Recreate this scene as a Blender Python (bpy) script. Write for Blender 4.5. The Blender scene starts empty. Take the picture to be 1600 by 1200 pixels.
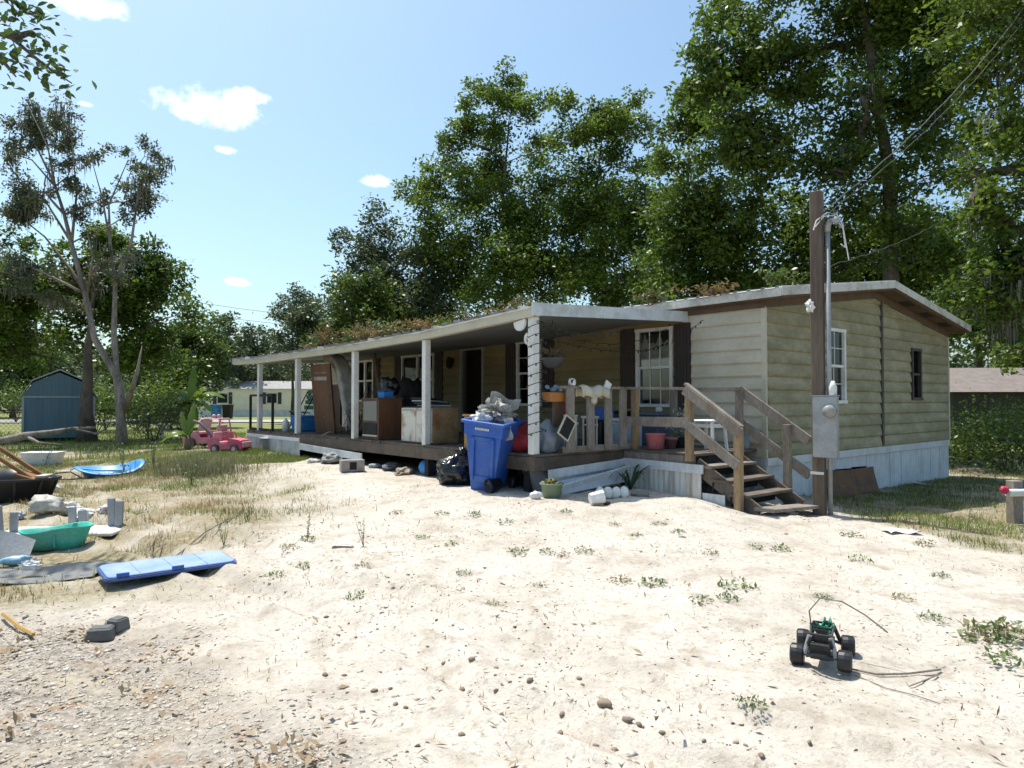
import bpy, bmesh, math, random
import numpy as np
from mathutils import Vector, Matrix, noise as mnoise
R = math.radians
random.seed(7)
rng = np.random.default_rng(11)
scene = bpy.context.scene
COL = scene.collection

# ------------------------------------------------------------------ camera
EYE = 1.53
F = 1085.0            # focal length in pixels of a 1600 px wide picture
PITCH = math.atan(26.0 / F)
cam_data = bpy.data.cameras.new('camera')
cam_data.sensor_width = 36.0
cam_data.lens = F / 1600.0 * 36.0
cam_data.clip_start = 0.05
cam_data.clip_end = 3000
cam = bpy.data.objects.new('camera', cam_data)
COL.objects.link(cam)
cam.location = (0, 0, EYE)
cam.rotation_euler = (math.pi / 2 + PITCH, 0, 0)
scene.camera = cam

# ------------------------------------------------------------------ light
SUN_AZ = R(45)        # to the left of the viewing direction
SUN_EL = R(67)
sun_dir = Vector((-math.sin(SUN_AZ) * math.cos(SUN_EL), math.cos(SUN_AZ) * math.cos(SUN_EL), math.sin(SUN_EL)))
sl = bpy.data.lights.new('sun', 'SUN')
sl.energy = 4.6
sl.angle = R(0.53)
sl.color = (1.0, 0.955, 0.88)
sun = bpy.data.objects.new('sun', sl)
COL.objects.link(sun)
sun.rotation_euler = sun_dir.to_track_quat('Z', 'Y').to_euler()
sun.location = (-10, 10, 30)

scene.view_settings.view_transform = 'Standard'
scene.view_settings.look = 'None'
scene.view_settings.gamma = 1.0
scene.view_settings.use_curve_mapping = False
scene.view_settings.exposure = 0.42

world = bpy.data.worlds.new('World')
scene.world = world
world.use_nodes = True
wt = world.node_tree
wt.nodes.clear()

def wn(kind, **kw):
    n = wt.nodes.new(kind)
    for k, v in kw.items():
        setattr(n, k, v)
    return n

def wmath(op, a, b=None, clamp=False):
    n = wn('ShaderNodeMath', operation=op, use_clamp=clamp)
    for i, x in enumerate((a, b)):
        if x is None:
            continue
        if isinstance(x, (int, float)):
            n.inputs[i].default_value = x
        else:
            wt.links.new(x, n.inputs[i])
    return n.outputs[0]

sky = wn('ShaderNodeTexSky', sky_type='NISHITA')
sky.sun_disc = False
sky.sun_elevation = SUN_EL
sky.sun_rotation = -SUN_AZ
sky.air_density = 1.0
sky.dust_density = 2.2
sky.ozone_density = 0.35
tc = wn('ShaderNodeTexCoord')
nz = wn('ShaderNodeTexNoise')
nz.inputs['Scale'].default_value = 26
nz.inputs['Detail'].default_value = 7
nz.inputs['Roughness'].default_value = 0.62
wt.links.new(tc.outputs['Generated'], nz.inputs['Vector'])

def pix_dir(px, py):
    d = Vector(((px - 800) / F, 1.0, -(py - 600) / F))
    d.rotate(Matrix.Rotation(PITCH, 3, 'X'))
    return d.normalized()

# fair-weather clouds: those in the picture and more of the same kind round the whole sky
clouds = [(338, 170, 0.066, 0.023), (300, 178, 0.03, 0.012), (395, 152, 0.028, 0.010), (130, 6, 0.05, 0.014), (590, 283, 0.022, 0.009), (372, 441, 0.017, 0.006),
          (352, 235, 0.014, 0.006), (135, 163, 0.010, 0.004)]
cl = [(pix_dir(a, b), c, d) for a, b, c, d in clouds]
crand = random.Random(5)
for i in range(16):
    az = R(50 + 260 * (i + crand.random()) / 16)
    el = R(crand.uniform(14, 60))
    s = crand.uniform(0.02, 0.07)
    cl.append((Vector((math.sin(az) * math.cos(el), math.cos(az) * math.cos(el), math.sin(el))), s, s * 0.4))
total = None
for c, a, b in cl:
    rgt = c.cross(Vector((0, 0, 1))).normalized()
    upv = rgt.cross(c).normalized()
    rgt = (rgt + upv * 0.14).normalized()
    dots = []
    for ax, s in ((rgt, a), (upv, b)):
        off = ax.dot(c)
        d = wn('ShaderNodeVectorMath', operation='DOT_PRODUCT')
        wt.links.new(tc.outputs['Generated'], d.inputs[0])
        d.inputs[1].default_value = ax
        q = wmath('MULTIPLY', wmath('SUBTRACT', d.outputs['Value'], off), 1.0 / s)
        dots.append(wmath('MULTIPLY', q, q))
    fr = wn('ShaderNodeVectorMath', operation='DOT_PRODUCT')
    wt.links.new(tc.outputs['Generated'], fr.inputs[0])
    fr.inputs[1].default_value = c
    r2 = wmath('SQRT', wmath('ADD', dots[0], dots[1]))
    m = wmath('SUBTRACT', 1.0, r2)
    m = wmath('MULTIPLY', wmath('MAXIMUM', m, -1.5), wmath('GREATER_THAN', fr.outputs['Value'], 0.0))
    m = wmath('ADD', m, wmath('MULTIPLY', wmath('LESS_THAN', fr.outputs['Value'], 0.0), -2.0))
    total = m if total is None else wmath('MAXIMUM', total, m)
nn = wmath('MULTIPLY', wmath('SUBTRACT', nz.outputs['Fac'], 0.5), 2.6)
mask = wmath('MULTIPLY', wmath('ADD', total, nn), 1.25, clamp=True)
mask = wmath('MULTIPLY', wmath('POWER', mask, 1.2), 0.9)
mixc = wn('ShaderNodeMix', data_type='RGBA')
wt.links.new(mask, mixc.inputs['Factor'])
tint = wn('ShaderNodeMix', data_type='RGBA', blend_type='MULTIPLY')
tint.inputs['Factor'].default_value = 1.0
wt.links.new(sky.outputs['Color'], tint.inputs['A'])
tint.inputs['B'].default_value = (0.9, 1.06, 1.06, 1)
wt.links.new(tint.outputs['Result'], mixc.inputs['A'])
mixc.inputs['B'].default_value = (9.5, 9.5, 9.6, 1)
bg = wn('ShaderNodeBackground')
bg.inputs['Strength'].default_value = 0.14
wo = wn('ShaderNodeOutputWorld')
wt.links.new(mixc.outputs['Result'], bg.inputs['Color'])
wt.links.new(bg.outputs['Background'], wo.inputs['Surface'])

# ------------------------------------------------------------------ materials
MATS = {}

def pm(name, col, rough=0.6, var=0.18, scale=6.0, bump=0.15, col2=None, amount=0.5, stretch=(1, 1, 1), metal=0.0,
       spec=0.4, detail=5.0, dist=0.01, fine=None):
    """Painted, wooden or plastic surface: base colour, a second colour in noise patches, fine relief."""
    if name in MATS:
        return MATS[name]
    m = bpy.data.materials.new(name)
    m.use_nodes = True
    nt = m.node_tree
    b = nt.nodes['Principled BSDF']
    b.inputs['Roughness'].default_value = rough
    b.inputs['Metallic'].default_value = metal
    b.inputs['Specular IOR Level'].default_value = spec
    geo = nt.nodes.new('ShaderNodeNewGeometry')
    mp = nt.nodes.new('ShaderNodeMapping')
    mp.inputs['Scale'].default_value = stretch
    nt.links.new(geo.outputs['Position'], mp.inputs['Vector'])
    n1 = nt.nodes.new('ShaderNodeTexNoise')
    n1.inputs['Scale'].default_value = scale
    n1.inputs['Detail'].default_value = detail
    n1.inputs['Roughness'].default_value = 0.62
    nt.links.new(mp.outputs['Vector'], n1.inputs['Vector'])
    n2 = nt.nodes.new('ShaderNodeTexNoise')
    n2.inputs['Scale'].default_value = fine or scale * 9
    n2.inputs['Detail'].default_value = 3
    nt.links.new(mp.outputs['Vector'], n2.inputs['Vector'])
    ramp = nt.nodes.new('ShaderNodeMapRange')
    ramp.inputs['From Min'].default_value = 0.5 + 0.35 * (0.5 - amount) - 0.09
    ramp.inputs['From Max'].default_value = 0.5 + 0.35 * (0.5 - amount) + 0.13
    nt.links.new(n1.outputs['Fac'], ramp.inputs['Value'])
    c2 = col2 or tuple(x * (1 - var * 1.3) for x in col)
    mx = nt.nodes.new('ShaderNodeMix')
    mx.data_type = 'RGBA'
    mx.inputs['A'].default_value = (*col, 1)
    mx.inputs['B'].default_value = (*c2, 1)
    nt.links.new(ramp.outputs['Result'], mx.inputs['Factor'])
    mr = nt.nodes.new('ShaderNodeMapRange')
    mr.inputs['From Min'].default_value = 0.3
    mr.inputs['From Max'].default_value = 0.7
    mr.inputs['To Min'].default_value = 1 - var
    mr.inputs['To Max'].default_value = 1 + var * 0.6
    nt.links.new(n2.outputs['Fac'], mr.inputs['Value'])
    mul = nt.nodes.new('ShaderNodeMix')
    mul.data_type = 'RGBA'
    mul.blend_type = 'MULTIPLY'
    mul.inputs['Factor'].default_value = 1
    nt.links.new(mx.outputs['Result'], mul.inputs['A'])
    nt.links.new(mr.outputs['Result'], mul.inputs['B'])
    nt.links.new(mul.outputs['Result'], b.inputs['Base Color'])
    if bump:
        bp = nt.nodes.new('ShaderNodeBump')
        bp.inputs['Strength'].default_value = bump
        bp.inputs['Distance'].default_value = dist
        nt.links.new(n2.outputs['Fac'], bp.inputs['Height'])
        nt.links.new(bp.outputs['Normal'], b.inputs['Normal'])
    MATS[name] = m
    return m

def leaf_mat(name, dark, light, rough=0.42, trans=0.3, spec=0.5):
    if name in MATS:
        return MATS[name]
    m = bpy.data.materials.new(name)
    m.use_nodes = True
    nt = m.node_tree
    b = nt.nodes['Principled BSDF']
    geo = nt.nodes.new('ShaderNodeNewGeometry')
    n1 = nt.nodes.new('ShaderNodeTexNoise')
    n1.inputs['Scale'].default_value = 0.55
    n1.inputs['Detail'].default_value = 2
    nt.links.new(geo.outputs['Position'], n1.inputs['Vector'])
    ad = nt.nodes.new('ShaderNodeMath')
    ad.operation = 'MULTIPLY_ADD'
    ad.inputs[1].default_value = 0.55
    nt.links.new(geo.outputs['Random Per Island'], ad.inputs[0])
    mr = nt.nodes.new('ShaderNodeMapRange')
    mr.inputs['From Min'].default_value = 0.3
    mr.inputs['From Max'].default_value = 0.75
    mr.inputs['To Min'].default_value = -0.1
    mr.inputs['To Max'].default_value = 0.55
    nt.links.new(n1.outputs['Fac'], mr.inputs['Value'])
    nt.links.new(mr.outputs['Result'], ad.inputs[2])
    mx = nt.nodes.new('ShaderNodeMix')
    mx.data_type = 'RGBA'
    mx.clamp_factor = True
    mx.inputs['A'].default_value = (*dark, 1)
    mx.inputs['B'].default_value = (*light, 1)
    nt.links.new(ad.outputs[0], mx.inputs['Factor'])
    nt.links.new(mx.outputs['Result'], b.inputs['Base Color'])
    b.inputs['Roughness'].default_value = rough
    b.inputs['Specular IOR Level'].default_value = spec
    tr = nt.nodes.new('ShaderNodeBsdfTranslucent')
    nt.links.new(mx.outputs['Result'], tr.inputs['Color'])
    ms = nt.nodes.new('ShaderNodeMixShader')
    ms.inputs['Fac'].default_value = trans
    nt.links.new(b.outputs['BSDF'], ms.inputs[1])
    nt.links.new(tr.outputs['BSDF'], ms.inputs[2])
    nt.links.new(ms.outputs['Shader'], nt.nodes['Material Output'].inputs['Surface'])
    MATS[name] = m
    return m

def glass_mat(name='window glass'):
    if name in MATS:
        return MATS[name]
    m = bpy.data.materials.new(name)
    m.use_nodes = True
    nt = m.node_tree
    nt.nodes.remove(nt.nodes['Principled BSDF'])
    t = nt.nodes.new('ShaderNodeBsdfTransparent')
    t.inputs['Color'].default_value = (0.88, 0.9, 0.9, 1)
    g = nt.nodes.new('ShaderNodeBsdfGlossy')
    g.inputs['Roughness'].default_value = 0.04
    fr = nt.nodes.new('ShaderNodeFresnel')
    fr.inputs['IOR'].default_value = 1.5
    ms = nt.nodes.new('ShaderNodeMixShader')
    nt.links.new(fr.outputs[0], ms.inputs['Fac'])
    nt.links.new(t.outputs[0], ms.inputs[1])
    nt.links.new(g.outputs[0], ms.inputs[2])
    nt.links.new(ms.outputs[0], nt.nodes['Material Output'].inputs['Surface'])
    MATS[name] = m
    return m

# ------------------------------------------------------------------ mesh helpers
def tag(o, label=None, cat=None, group=None, kind=None):
    if label: o['label'] = label
    if cat: o['category'] = cat
    if group: o['group'] = group
    if kind: o['kind'] = kind
    return o

def thing(name, label, cat, loc=(0, 0, 0), rz=0.0, group=None, rot=None):
    o = bpy.data.objects.new(name, None)
    o.empty_display_size = 0.1
    COL.objects.link(o)
    o.location = loc
    o.rotation_euler = rot if rot else (0, 0, rz)
    return tag(o, label, cat, group)

def link(name, me, mat=None, parent=None, loc=None, rot=None):
    o = bpy.data.objects.new(name, me)
    COL.objects.link(o)
    if mat is not None and len(me.materials) == 0:
        me.materials.append(mat)
    if parent is not None: o.parent = parent
    if loc is not None: o.location = loc
    if rot is not None: o.rotation_euler = rot
    return o

class MB:
    def __init__(s):
        s.v = []; s.f = []
    def add(s, vs, fs):
        n = len(s.v)
        s.v += [tuple(p) for p in vs]
        s.f += [tuple(i + n for i in f) for f in fs]
        return s
    def box(s, c, size, M=None, taper=1.0):
        x, y, z = (k / 2 for k in size)
        c = Vector(c)
        vs = []
        for sz in (-1, 1):
            k = taper if sz > 0 else 1.0
            for sx, sy in ((-1, -1), (1, -1), (1, 1), (-1, 1)):
                p = Vector((sx * x * k, sy * y * k, sz * z))
                if M is not None: p = M @ p
                vs.append(c + p)
        return s.add(vs, [(3, 2, 1, 0), (4, 5, 6, 7), (0, 1, 5, 4), (1, 2, 6, 5), (2, 3, 7, 6), (3, 0, 4, 7)])
    def bar(s, a, b, w, h, up=(0, 0, 1)):
        a = Vector(a); b = Vector(b)
        d = (b - a)
        L = d.length
        d.normalize()
        u = Vector(up)
        if abs(d.dot(u)) > 0.98: u = Vector((0, 1, 0))
        x = d.cross(u).normalized()
        z = x.cross(d).normalized()
        M = Matrix((x, d, z)).transposed()
        return s.box((a + b) / 2, (w, L, h), M)
    def tube(s, pts, rad, n=8, cap=True):
        pts = [Vector(p) for p in pts]
        if not hasattr(rad, '__len__'): rad = [rad] * len(pts)
        vs = []; fs = []
        ref = None
        for i, p in enumerate(pts):
            d = (pts[min(i + 1, len(pts) - 1)] - pts[max(i - 1, 0)])
            if d.length < 1e-9: d = Vector((0, 0, 1))
            d.normalize()
            if ref is None:
                ref = Vector((0, 0, 1)) if abs(d.z) < 0.9 else Vector((1, 0, 0))
            x = d.cross(ref)
            if x.length < 1e-6: x = d.cross(Vector((0.3, 1, 0.2)))
            x.normalize()
            y = d.cross(x).normalized()
            ref = -y if False else ref
            for k in range(n):
                a = 2 * math.pi * k / n
                vs.append(p + (x * math.cos(a) + y * math.sin(a)) * rad[i])
        for i in range(len(pts) - 1):
            for k in range(n):
                k2 = (k + 1) % n
                fs.append((i * n + k, i * n + k2, (i + 1) * n + k2, (i + 1) * n + k))
        if cap:
            fs.append(tuple(range(n - 1, -1, -1)))
            fs.append(tuple((len(pts) - 1) * n + k for k in range(n)))
        return s.add(vs, fs)
    def lathe(s, prof, n=20, c=(0, 0, 0), M=None, sx=1.0, sy=1.0, wob=0.0):
        c = Vector(c); vs = []; fs = []
        for r, z in prof:
            for k in range(n):
                a = 2 * math.pi * k / n
                rr = r * (1 + wob * math.sin(3 * a + z * 7))
                p = Vector((rr * math.cos(a) * sx, rr * math.sin(a) * sy, z))
                if M is not None: p = M @ p
                vs.append(c + p)
        for i in range(len(prof) - 1):
            for k in range(n):
                k2 = (k + 1) % n
                fs.append((i * n + k, i * n + k2, (i + 1) * n + k2, (i + 1) * n + k))
        if prof[0][0] > 1e-6: fs.append(tuple(range(n - 1, -1, -1)))
        if prof[-1][0] > 1e-6: fs.append(tuple((len(prof) - 1) * n + k for k in range(n)))
        return s.add(vs, fs)
    def prism(s, poly, z0, z1, M=None, c=(0, 0, 0)):
        """poly in (x, y), extruded z0..z1, then turned by M and moved to c"""
        c = Vector(c); n = len(poly); vs = []
        for z in (z0, z1):
            for x, y in poly:
                p = Vector((x, y, z))
                if M is not None: p = M @ p
                vs.append(c + p)
        fs = [tuple(range(n - 1, -1, -1)), tuple(range(n, 2 * n))]
        for k in range(n):
            k2 = (k + 1) % n
            fs.append((k, k2, n + k2, n + k))
        return s.add(vs, fs)
    def blob(s, c, r, seed=0, amp=0.25, freq=1.6, sub=3, flat=None, ridge=False):
        bm = bmesh.new()
        bmesh.ops.create_icosphere(bm, subdivisions=sub, radius=1)
        c = Vector(c); off = Vector((seed * 3.1, seed * 7.7, seed * 1.3))
        vs = []
        for v in bm.verts:
            d = v.co.normalized()
            k = mnoise.noise(d * freq + off) * amp + mnoise.noise(d * freq * 2.7 + off) * amp * 0.5
            if ridge: k += -abs(mnoise.noise(d * freq * 2.2 - off)) * amp * 1.3
            p = Vector((d.x * r[0], d.y * r[1], d.z * r[2])) * (1 + k)
            if flat is not None and p.z < -flat: p.z = -flat
            vs.append(c + p)
        fs = [tuple(v.index for v in f.verts) for f in bm.faces]
        bm.free()
        return s.add(vs, fs)
    def sheet(s, fn, nu, nv, thick=0.0):
        vs = [fn(i / nu, j / nv) for j in range(nv + 1) for i in range(nu + 1)]
        fs = []
        for j in range(nv):
            for i in range(nu):
                a = j * (nu + 1) + i
                fs.append((a, a + 1, a + nu + 2, a + nu + 1))
        return s.add(vs, fs)
    def mesh(s, name, smooth=False):
        me = bpy.data.meshes.new(name)
        me.from_pydata(s.v, [], s.f)
        me.update()
        if smooth:
            for p in me.polygons: p.use_smooth = True
        return me
    def build(s, name, mat, parent=None, smooth=False, bevel=0.0, solid=0.0, loc=None, rot=None, seg=1):
        me = s.mesh(name, smooth)
        o = link(name, me, mat, parent, loc, rot)
        if solid:
            md = o.modifiers.new('solid', 'SOLIDIFY'); md.thickness = solid; md.offset = 0
        if bevel:
            md = o.modifiers.new('bevel', 'BEVEL'); md.width = bevel; md.segments = seg; md.limit_method = 'ANGLE'
        return o

def fastmesh(name, verts, faces, mat, parent=None, smooth=False):
    verts = np.asarray(verts, dtype=np.float32).reshape(-1, 3)
    faces = np.asarray(faces, dtype=np.int32)
    k = faces.shape[1]
    me = bpy.data.meshes.new(name)
    me.vertices.add(len(verts)); me.vertices.foreach_set('co', verts.ravel())
    me.loops.add(faces.size); me.loops.foreach_set('vertex_index', faces.ravel())
    me.polygons.add(len(faces))
    me.polygons.foreach_set('loop_start', np.arange(0, faces.size, k, dtype=np.int32))
    me.polygons.foreach_set('loop_total', np.full(len(faces), k, dtype=np.int32))
    if smooth: me.polygons.foreach_set('use_smooth', np.ones(len(faces), dtype=bool))
    me.update(calc_edges=True)
    me.materials.append(mat)
    o = bpy.data.objects.new(name, me)
    COL.objects.link(o)
    if parent is not None: o.parent = parent
    return o

def copy_tree(o, parent=None):
    c = o.copy(); COL.objects.link(c)
    if parent is not None: c.parent = parent
    for ch in list(o.children): copy_tree(ch, c)
    return c

# ------------------------------------------------------------------ numpy noise and the lie of the land
_lat = np.random.default_rng(3).random((256, 256))

def vnoise(x, y):
    xi = np.floor(x).astype(int); yi = np.floor(y).astype(int)
    fx = x - xi; fy = y - yi
    fx = fx * fx * (3 - 2 * fx); fy = fy * fy * (3 - 2 * fy)
    a = _lat[xi % 256, yi % 256]; b = _lat[(xi + 1) % 256, yi % 256]
    c = _lat[xi % 256, (yi + 1) % 256]; d = _lat[(xi + 1) % 256, (yi + 1) % 256]
    return (a * (1 - fx) + b * fx) * (1 - fy) + (c * (1 - fx) + d * fx) * fy

def fbm(x, y, oct=4, gain=0.5):
    s = 0; a = 1; t = 0
    for i in range(oct):
        s = s + a * vnoise(x * 2 ** i + 17.3 * i, y * 2 ** i + 5.1 * i); t += a; a *= gain
    return s / t - 0.5

CTRL = np.array([
    (0, 1, 0), (0, 3, 0), (-3, 4, 0), (3, 4, 0), (0, 5.2, .03), (-5, 6.3, -.02), (-7, 7, 0), (2.5, 6, .04), (5, 6.5, -.02),
    (0, 7, .14), (-2.5, 8, .16), (-.35, 9.5, .32), (-1.46, 11.3, .31), (.5, 9.0, .3), (1.35, 9.1, .29), (2.3, 8.9, .30),
    (-3, 13, .34), (-6.2, 16.9, .36), (-7, 16.5, .33), (2.95, 8.8, .12), (1.67, 10.3, .28), (4.16, 9.3, 0), (3.5, 8.3, .06), (6.44, 8.9, -.08),
    (6.27, 12.5, -.1), (9.6, 15.3, -.15), (8, 12, -.12), (-4.5, 10, .12), (-9, 10, .03), (-9.5, 13, .08), (-11, 15.7, .1), (-12.6, 22.5, .1), (-17, 28, .1),
    (-27, 65, .1), (0, 40, .15), (0, 65, .1), (14, 22, -.25), (20, 30, -.3), (40, 60, -.2), (-60, 60, 0), (0, 120, 0), (-90, 110, 0), (90, 110, 0),
    (0, -20, 0), (-20, 5, 0), (20, 5, -.1), (3, 14, .1), (-2, 20, .3), (5, 18, 0), (0, 600, 0), (-500, 300, 0), (500, 300, 0)])

def G(x, y):
    x = np.asarray(x, float); y = np.asarray(y, float)
    num = 0; den = 0
    for cx, cy, cz in CTRL:
        w = 1.0 / ((x - cx) ** 2 + (y - cy) ** 2 + 0.35) ** 2
        num = num + w * cz; den = den + w
    return num / den

def g1(x, y): return float(G(x, y))

CAMP = Vector((0, 0, EYE))
def at(px, py, depth):
    d = pix_dir(px, py)
    return CAMP + d * (depth / d.y)
def gp(px, py, dz=0.0):
    """where the sight line through a picture point meets the ground"""
    d = pix_dir(px, py); t = 2.0
    z = 0.0
    for _ in range(40):
        t = (EYE - z) / -d.z if d.z < -1e-4 else 200
        t = min(t, 300)
        p = CAMP + d * t
        z = 0.5 * z + 0.5 * g1(p.x, p.y)
    return Vector((p.x, p.y, g1(p.x, p.y) + dz))

# the house's own axes: t runs along the front wall away from the near corner, w points out of the front wall
HC = Vector((3.79, 10.39, 0)); D1 = Vector((-0.647, 0.763, 0)).normalized(); NW = Vector((-D1.y, D1.x, 0))
HANG = math.atan2(D1.y, D1.x)
def H(t, w, z=0.0): return HC + D1 * t + NW * w + Vector((0, 0, z))
DECK = 0.81
# ------------------------------------------------------------------ ground
def axis(lo, hi, step, far_lo, far_hi, grow=1.16):
    a = list(np.arange(lo, hi + 1e-6, step))
    s = step; x = hi
    while x < far_hi:
        s = min(s * grow, 60); x += s; a.append(x)
    s = step; x = lo
    while x > far_lo:
        s = min(s * grow, 60); x -= s; a.insert(0, x)
    return np.array(a)

def sstep(a, b, x): 
    t = np.clip((x - a) / (b - a), 0, 1); return t * t * (3 - 2 * t)

def zone_grass(x, y):
    """0 bare sand .. 1 grown over"""
    bx = np.interp(y, [4.6, 4.9, 5.3, 5.9, 8.6, 11, 14, 16, 17.5, 19], [-9, -3.7, -3.0, -2.2, -2.3, -3.6, -5.0, -5.9, -4, 60])
    n = fbm(x * 0.9, y * 0.9, 4) * 2.6
    left = sstep(-0.9, 1.3, bx - x + n)
    sr = (x - 4.3) - np.maximum(0, 7.9 - y) * 0.75
    right = sstep(-0.35, 0.5, sr + n * 0.45)
    far = sstep(17.5, 19.5, y + n * 0.4)
    return np.clip(np.maximum(np.maximum(left, right), far), 0, 1)

def zone_litter(x, y):
    n = fbm(x * 1.3 + 40, y * 1.3, 4) * 1.5
    d = (-0.75 - (y - 2.9) * 0.95) - x
    return sstep(-0.35, 0.6, d + n) * sstep(5.2, 4.4, y + n * 0.3)

def zone_dark_soil(x, y):  # darker soil under the home and deck
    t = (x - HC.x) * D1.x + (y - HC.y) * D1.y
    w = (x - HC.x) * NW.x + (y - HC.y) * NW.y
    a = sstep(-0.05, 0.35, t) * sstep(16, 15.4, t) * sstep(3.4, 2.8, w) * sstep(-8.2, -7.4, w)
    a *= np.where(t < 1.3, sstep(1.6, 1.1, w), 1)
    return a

def micro(x, y):
    gz = zone_grass(x, y); lz = zone_litter(x, y)
    z = fbm(x * 0.55, y * 0.55, 3) * 0.075
    z = z + fbm(x * 2.6, y * 2.6, 4, 0.6) * 0.032 * (1 - 0.3 * gz)
    z = z + fbm(x * 8, y * 8, 3, 0.6) * 0.022 * (1 + lz * 0.9)
    # scuffed hollows left by feet
    q = vnoise(x * 3.3 + 9, y * 3.3); z = z - np.maximum(q - 0.7, 0) * 0.10 * (1 - gz)
    # two wheel ruts crossing the open sand
    for ox, dpt in ((0.0, 0.045), (0.55, 0.038)):
        ax, ay, bx, by = -1.9 + ox, 5.35 + ox * .6, 1.1 + ox, 2.6 + ox * .6
        L = math.hypot(bx - ax, by - ay); dx, dy = (bx - ax) / L, (by - ay) / L
        n = -(x - ax) * dy + (y - ay) * dx + fbm(x * 0.8, y * 0.8, 2) * 0.35
        z = z - dpt * np.exp(-(n / 0.1) ** 2) + dpt * 0.8 * (np.exp(-((n - .17) / .07) ** 2) + np.exp(-((n + .17) / .07) ** 2))
    near = np.exp(-np.maximum(np.hypot(x, y - 6) - 14, 0) / 12.0)
    return z * near

def GM(x, y): return G(x, y) + micro(np.asarray(x, float), np.asarray(y, float))
def gm1(x, y): return float(GM(x, y))

xs = axis(-6.6, 6.8, 0.042, -900, 900)
ys = axis(2.3, 11.2, 0.038, -60, 1500, 1.13)
X, Y = np.meshgrid(xs, ys)
Z = GM(X, Y)
nx, ny = len(xs), len(ys)
vs = np.stack([X.ravel(), Y.ravel(), Z.ravel()], 1)
ii = (np.arange(ny - 1)[:, None] * nx + np.arange(nx - 1)[None, :]).ravel()
fs = np.stack([ii, ii + 1, ii + nx + 1, ii + nx], 1)

gmat = bpy.data.materials.new('sandy yard')
gmat.use_nodes = True
nt = gmat.node_tree
bs = nt.nodes['Principled BSDF']
bs.inputs['Roughness'].default_value = 0.95
bs.inputs['Specular IOR Level'].default_value = 0.15
def N(kind, **kw):
    n = nt.nodes.new(kind)
    for k, v in kw.items(): setattr(n, k, v)
    return n
def nnoise(scale, detail=4, rough=0.6):
    n = N('ShaderNodeTexNoise'); n.inputs['Scale'].default_value = scale
    n.inputs['Detail'].default_value = detail; n.inputs['Roughness'].default_value = rough
    nt.links.new(gpos.outputs['Position'], n.inputs['Vector']); return n.outputs['Fac']
def nramp(v, a, b, lo=0.0, hi=1.0):
    n = N('ShaderNodeMapRange'); n.inputs['From Min'].default_value = a; n.inputs['From Max'].default_value = b
    n.inputs['To Min'].default_value = lo; n.inputs['To Max'].default_value = hi
    nt.links.new(v, n.inputs['Value']); return n.outputs['Result']
def nmix(f, a, b, mode='MIX'):
    n = N('ShaderNodeMix', data_type='RGBA', blend_type=mode)
    if isinstance(f, float): n.inputs['Factor'].default_value = f
    else: nt.links.new(f, n.inputs['Factor'])
    for s, x in (('A', a), ('B', b)):
        if isinstance(x, tuple): n.inputs[s].default_value = (*x, 1)
        else: nt.links.new(x, n.inputs[s])
    return n.outputs['Result']
def nmath(op, a, b):
    n = N('ShaderNodeMath', operation=op, use_clamp=True)
    for i, x in enumerate((a, b)):
        if isinstance(x, float): n.inputs[i].default_value = x
        else: nt.links.new(x, n.inputs[i])
    return n.outputs[0]
gpos = N('ShaderNodeNewGeometry')
za = N('ShaderNodeAttribute'); za.attribute_name = 'zone'
sep = N('ShaderNodeSeparateColor'); nt.links.new(za.outputs['Color'], sep.inputs['Color'])
sand = nmix(nramp(nnoise(0.7), .38, .66), (0.56, 0.51, 0.445), (0.48, 0.43, 0.37))
sand = nmix(nramp(nnoise(0.9, 7, .72), .54, .74), sand, (0.31, 0.255, 0.20))
sand = nmix(nramp(nnoise(3.1, 6, .7), .5, .72), sand, (0.33, 0.285, 0.23))
sand = nmix(nramp(nnoise(11, 6, .75), .56, .78), sand, (0.36, 0.315, 0.26))
sand = nmix(nramp(nnoise(26, 4, .7), .53, .74), sand, (0.27, 0.23, 0.18))
sand = nmix(nramp(nnoise(95, 3), .6, .8), sand, (0.22, 0.18, 0.13))
soil = nmix(nramp(nnoise(2.2, 6), .35, .65), (0.27, 0.215, 0.13), (0.15, 0.135, 0.06))
soil = nmix(nramp(nnoise(1.1, 6, .7), .47, .62), soil, (0.44, 0.39, 0.32))
soil = nmix(nramp(nnoise(21, 4), .45, .7), soil, (0.38, 0.33, 0.25))
soil = nmix(nramp(nnoise(70, 3), .55, .75), soil, (0.15, 0.12, 0.07))
vor = N('ShaderNodeTexVoronoi'); vor.inputs['Scale'].default_value = 42
nt.links.new(gpos.outputs['Position'], vor.inputs['Vector'])
vs_ = N('ShaderNodeSeparateColor'); nt.links.new(vor.outputs['Color'], vs_.inputs['Color'])
grav = nmix(vs_.outputs['Red'], (0.2, 0.17, 0.14), (0.38, 0.34, 0.29))
grav = nmix(nramp(nnoise(1.7, 5), .5, .68), grav, (0.40, 0.34, 0.26))
grav = nmix(nramp(nnoise(5.5, 5), .55, .72), grav, (0.25, 0.165, 0.1))
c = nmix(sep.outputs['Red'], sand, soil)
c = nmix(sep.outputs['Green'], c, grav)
c = nmix(sep.outputs['Blue'], c, (0.17, 0.145, 0.115))
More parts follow.
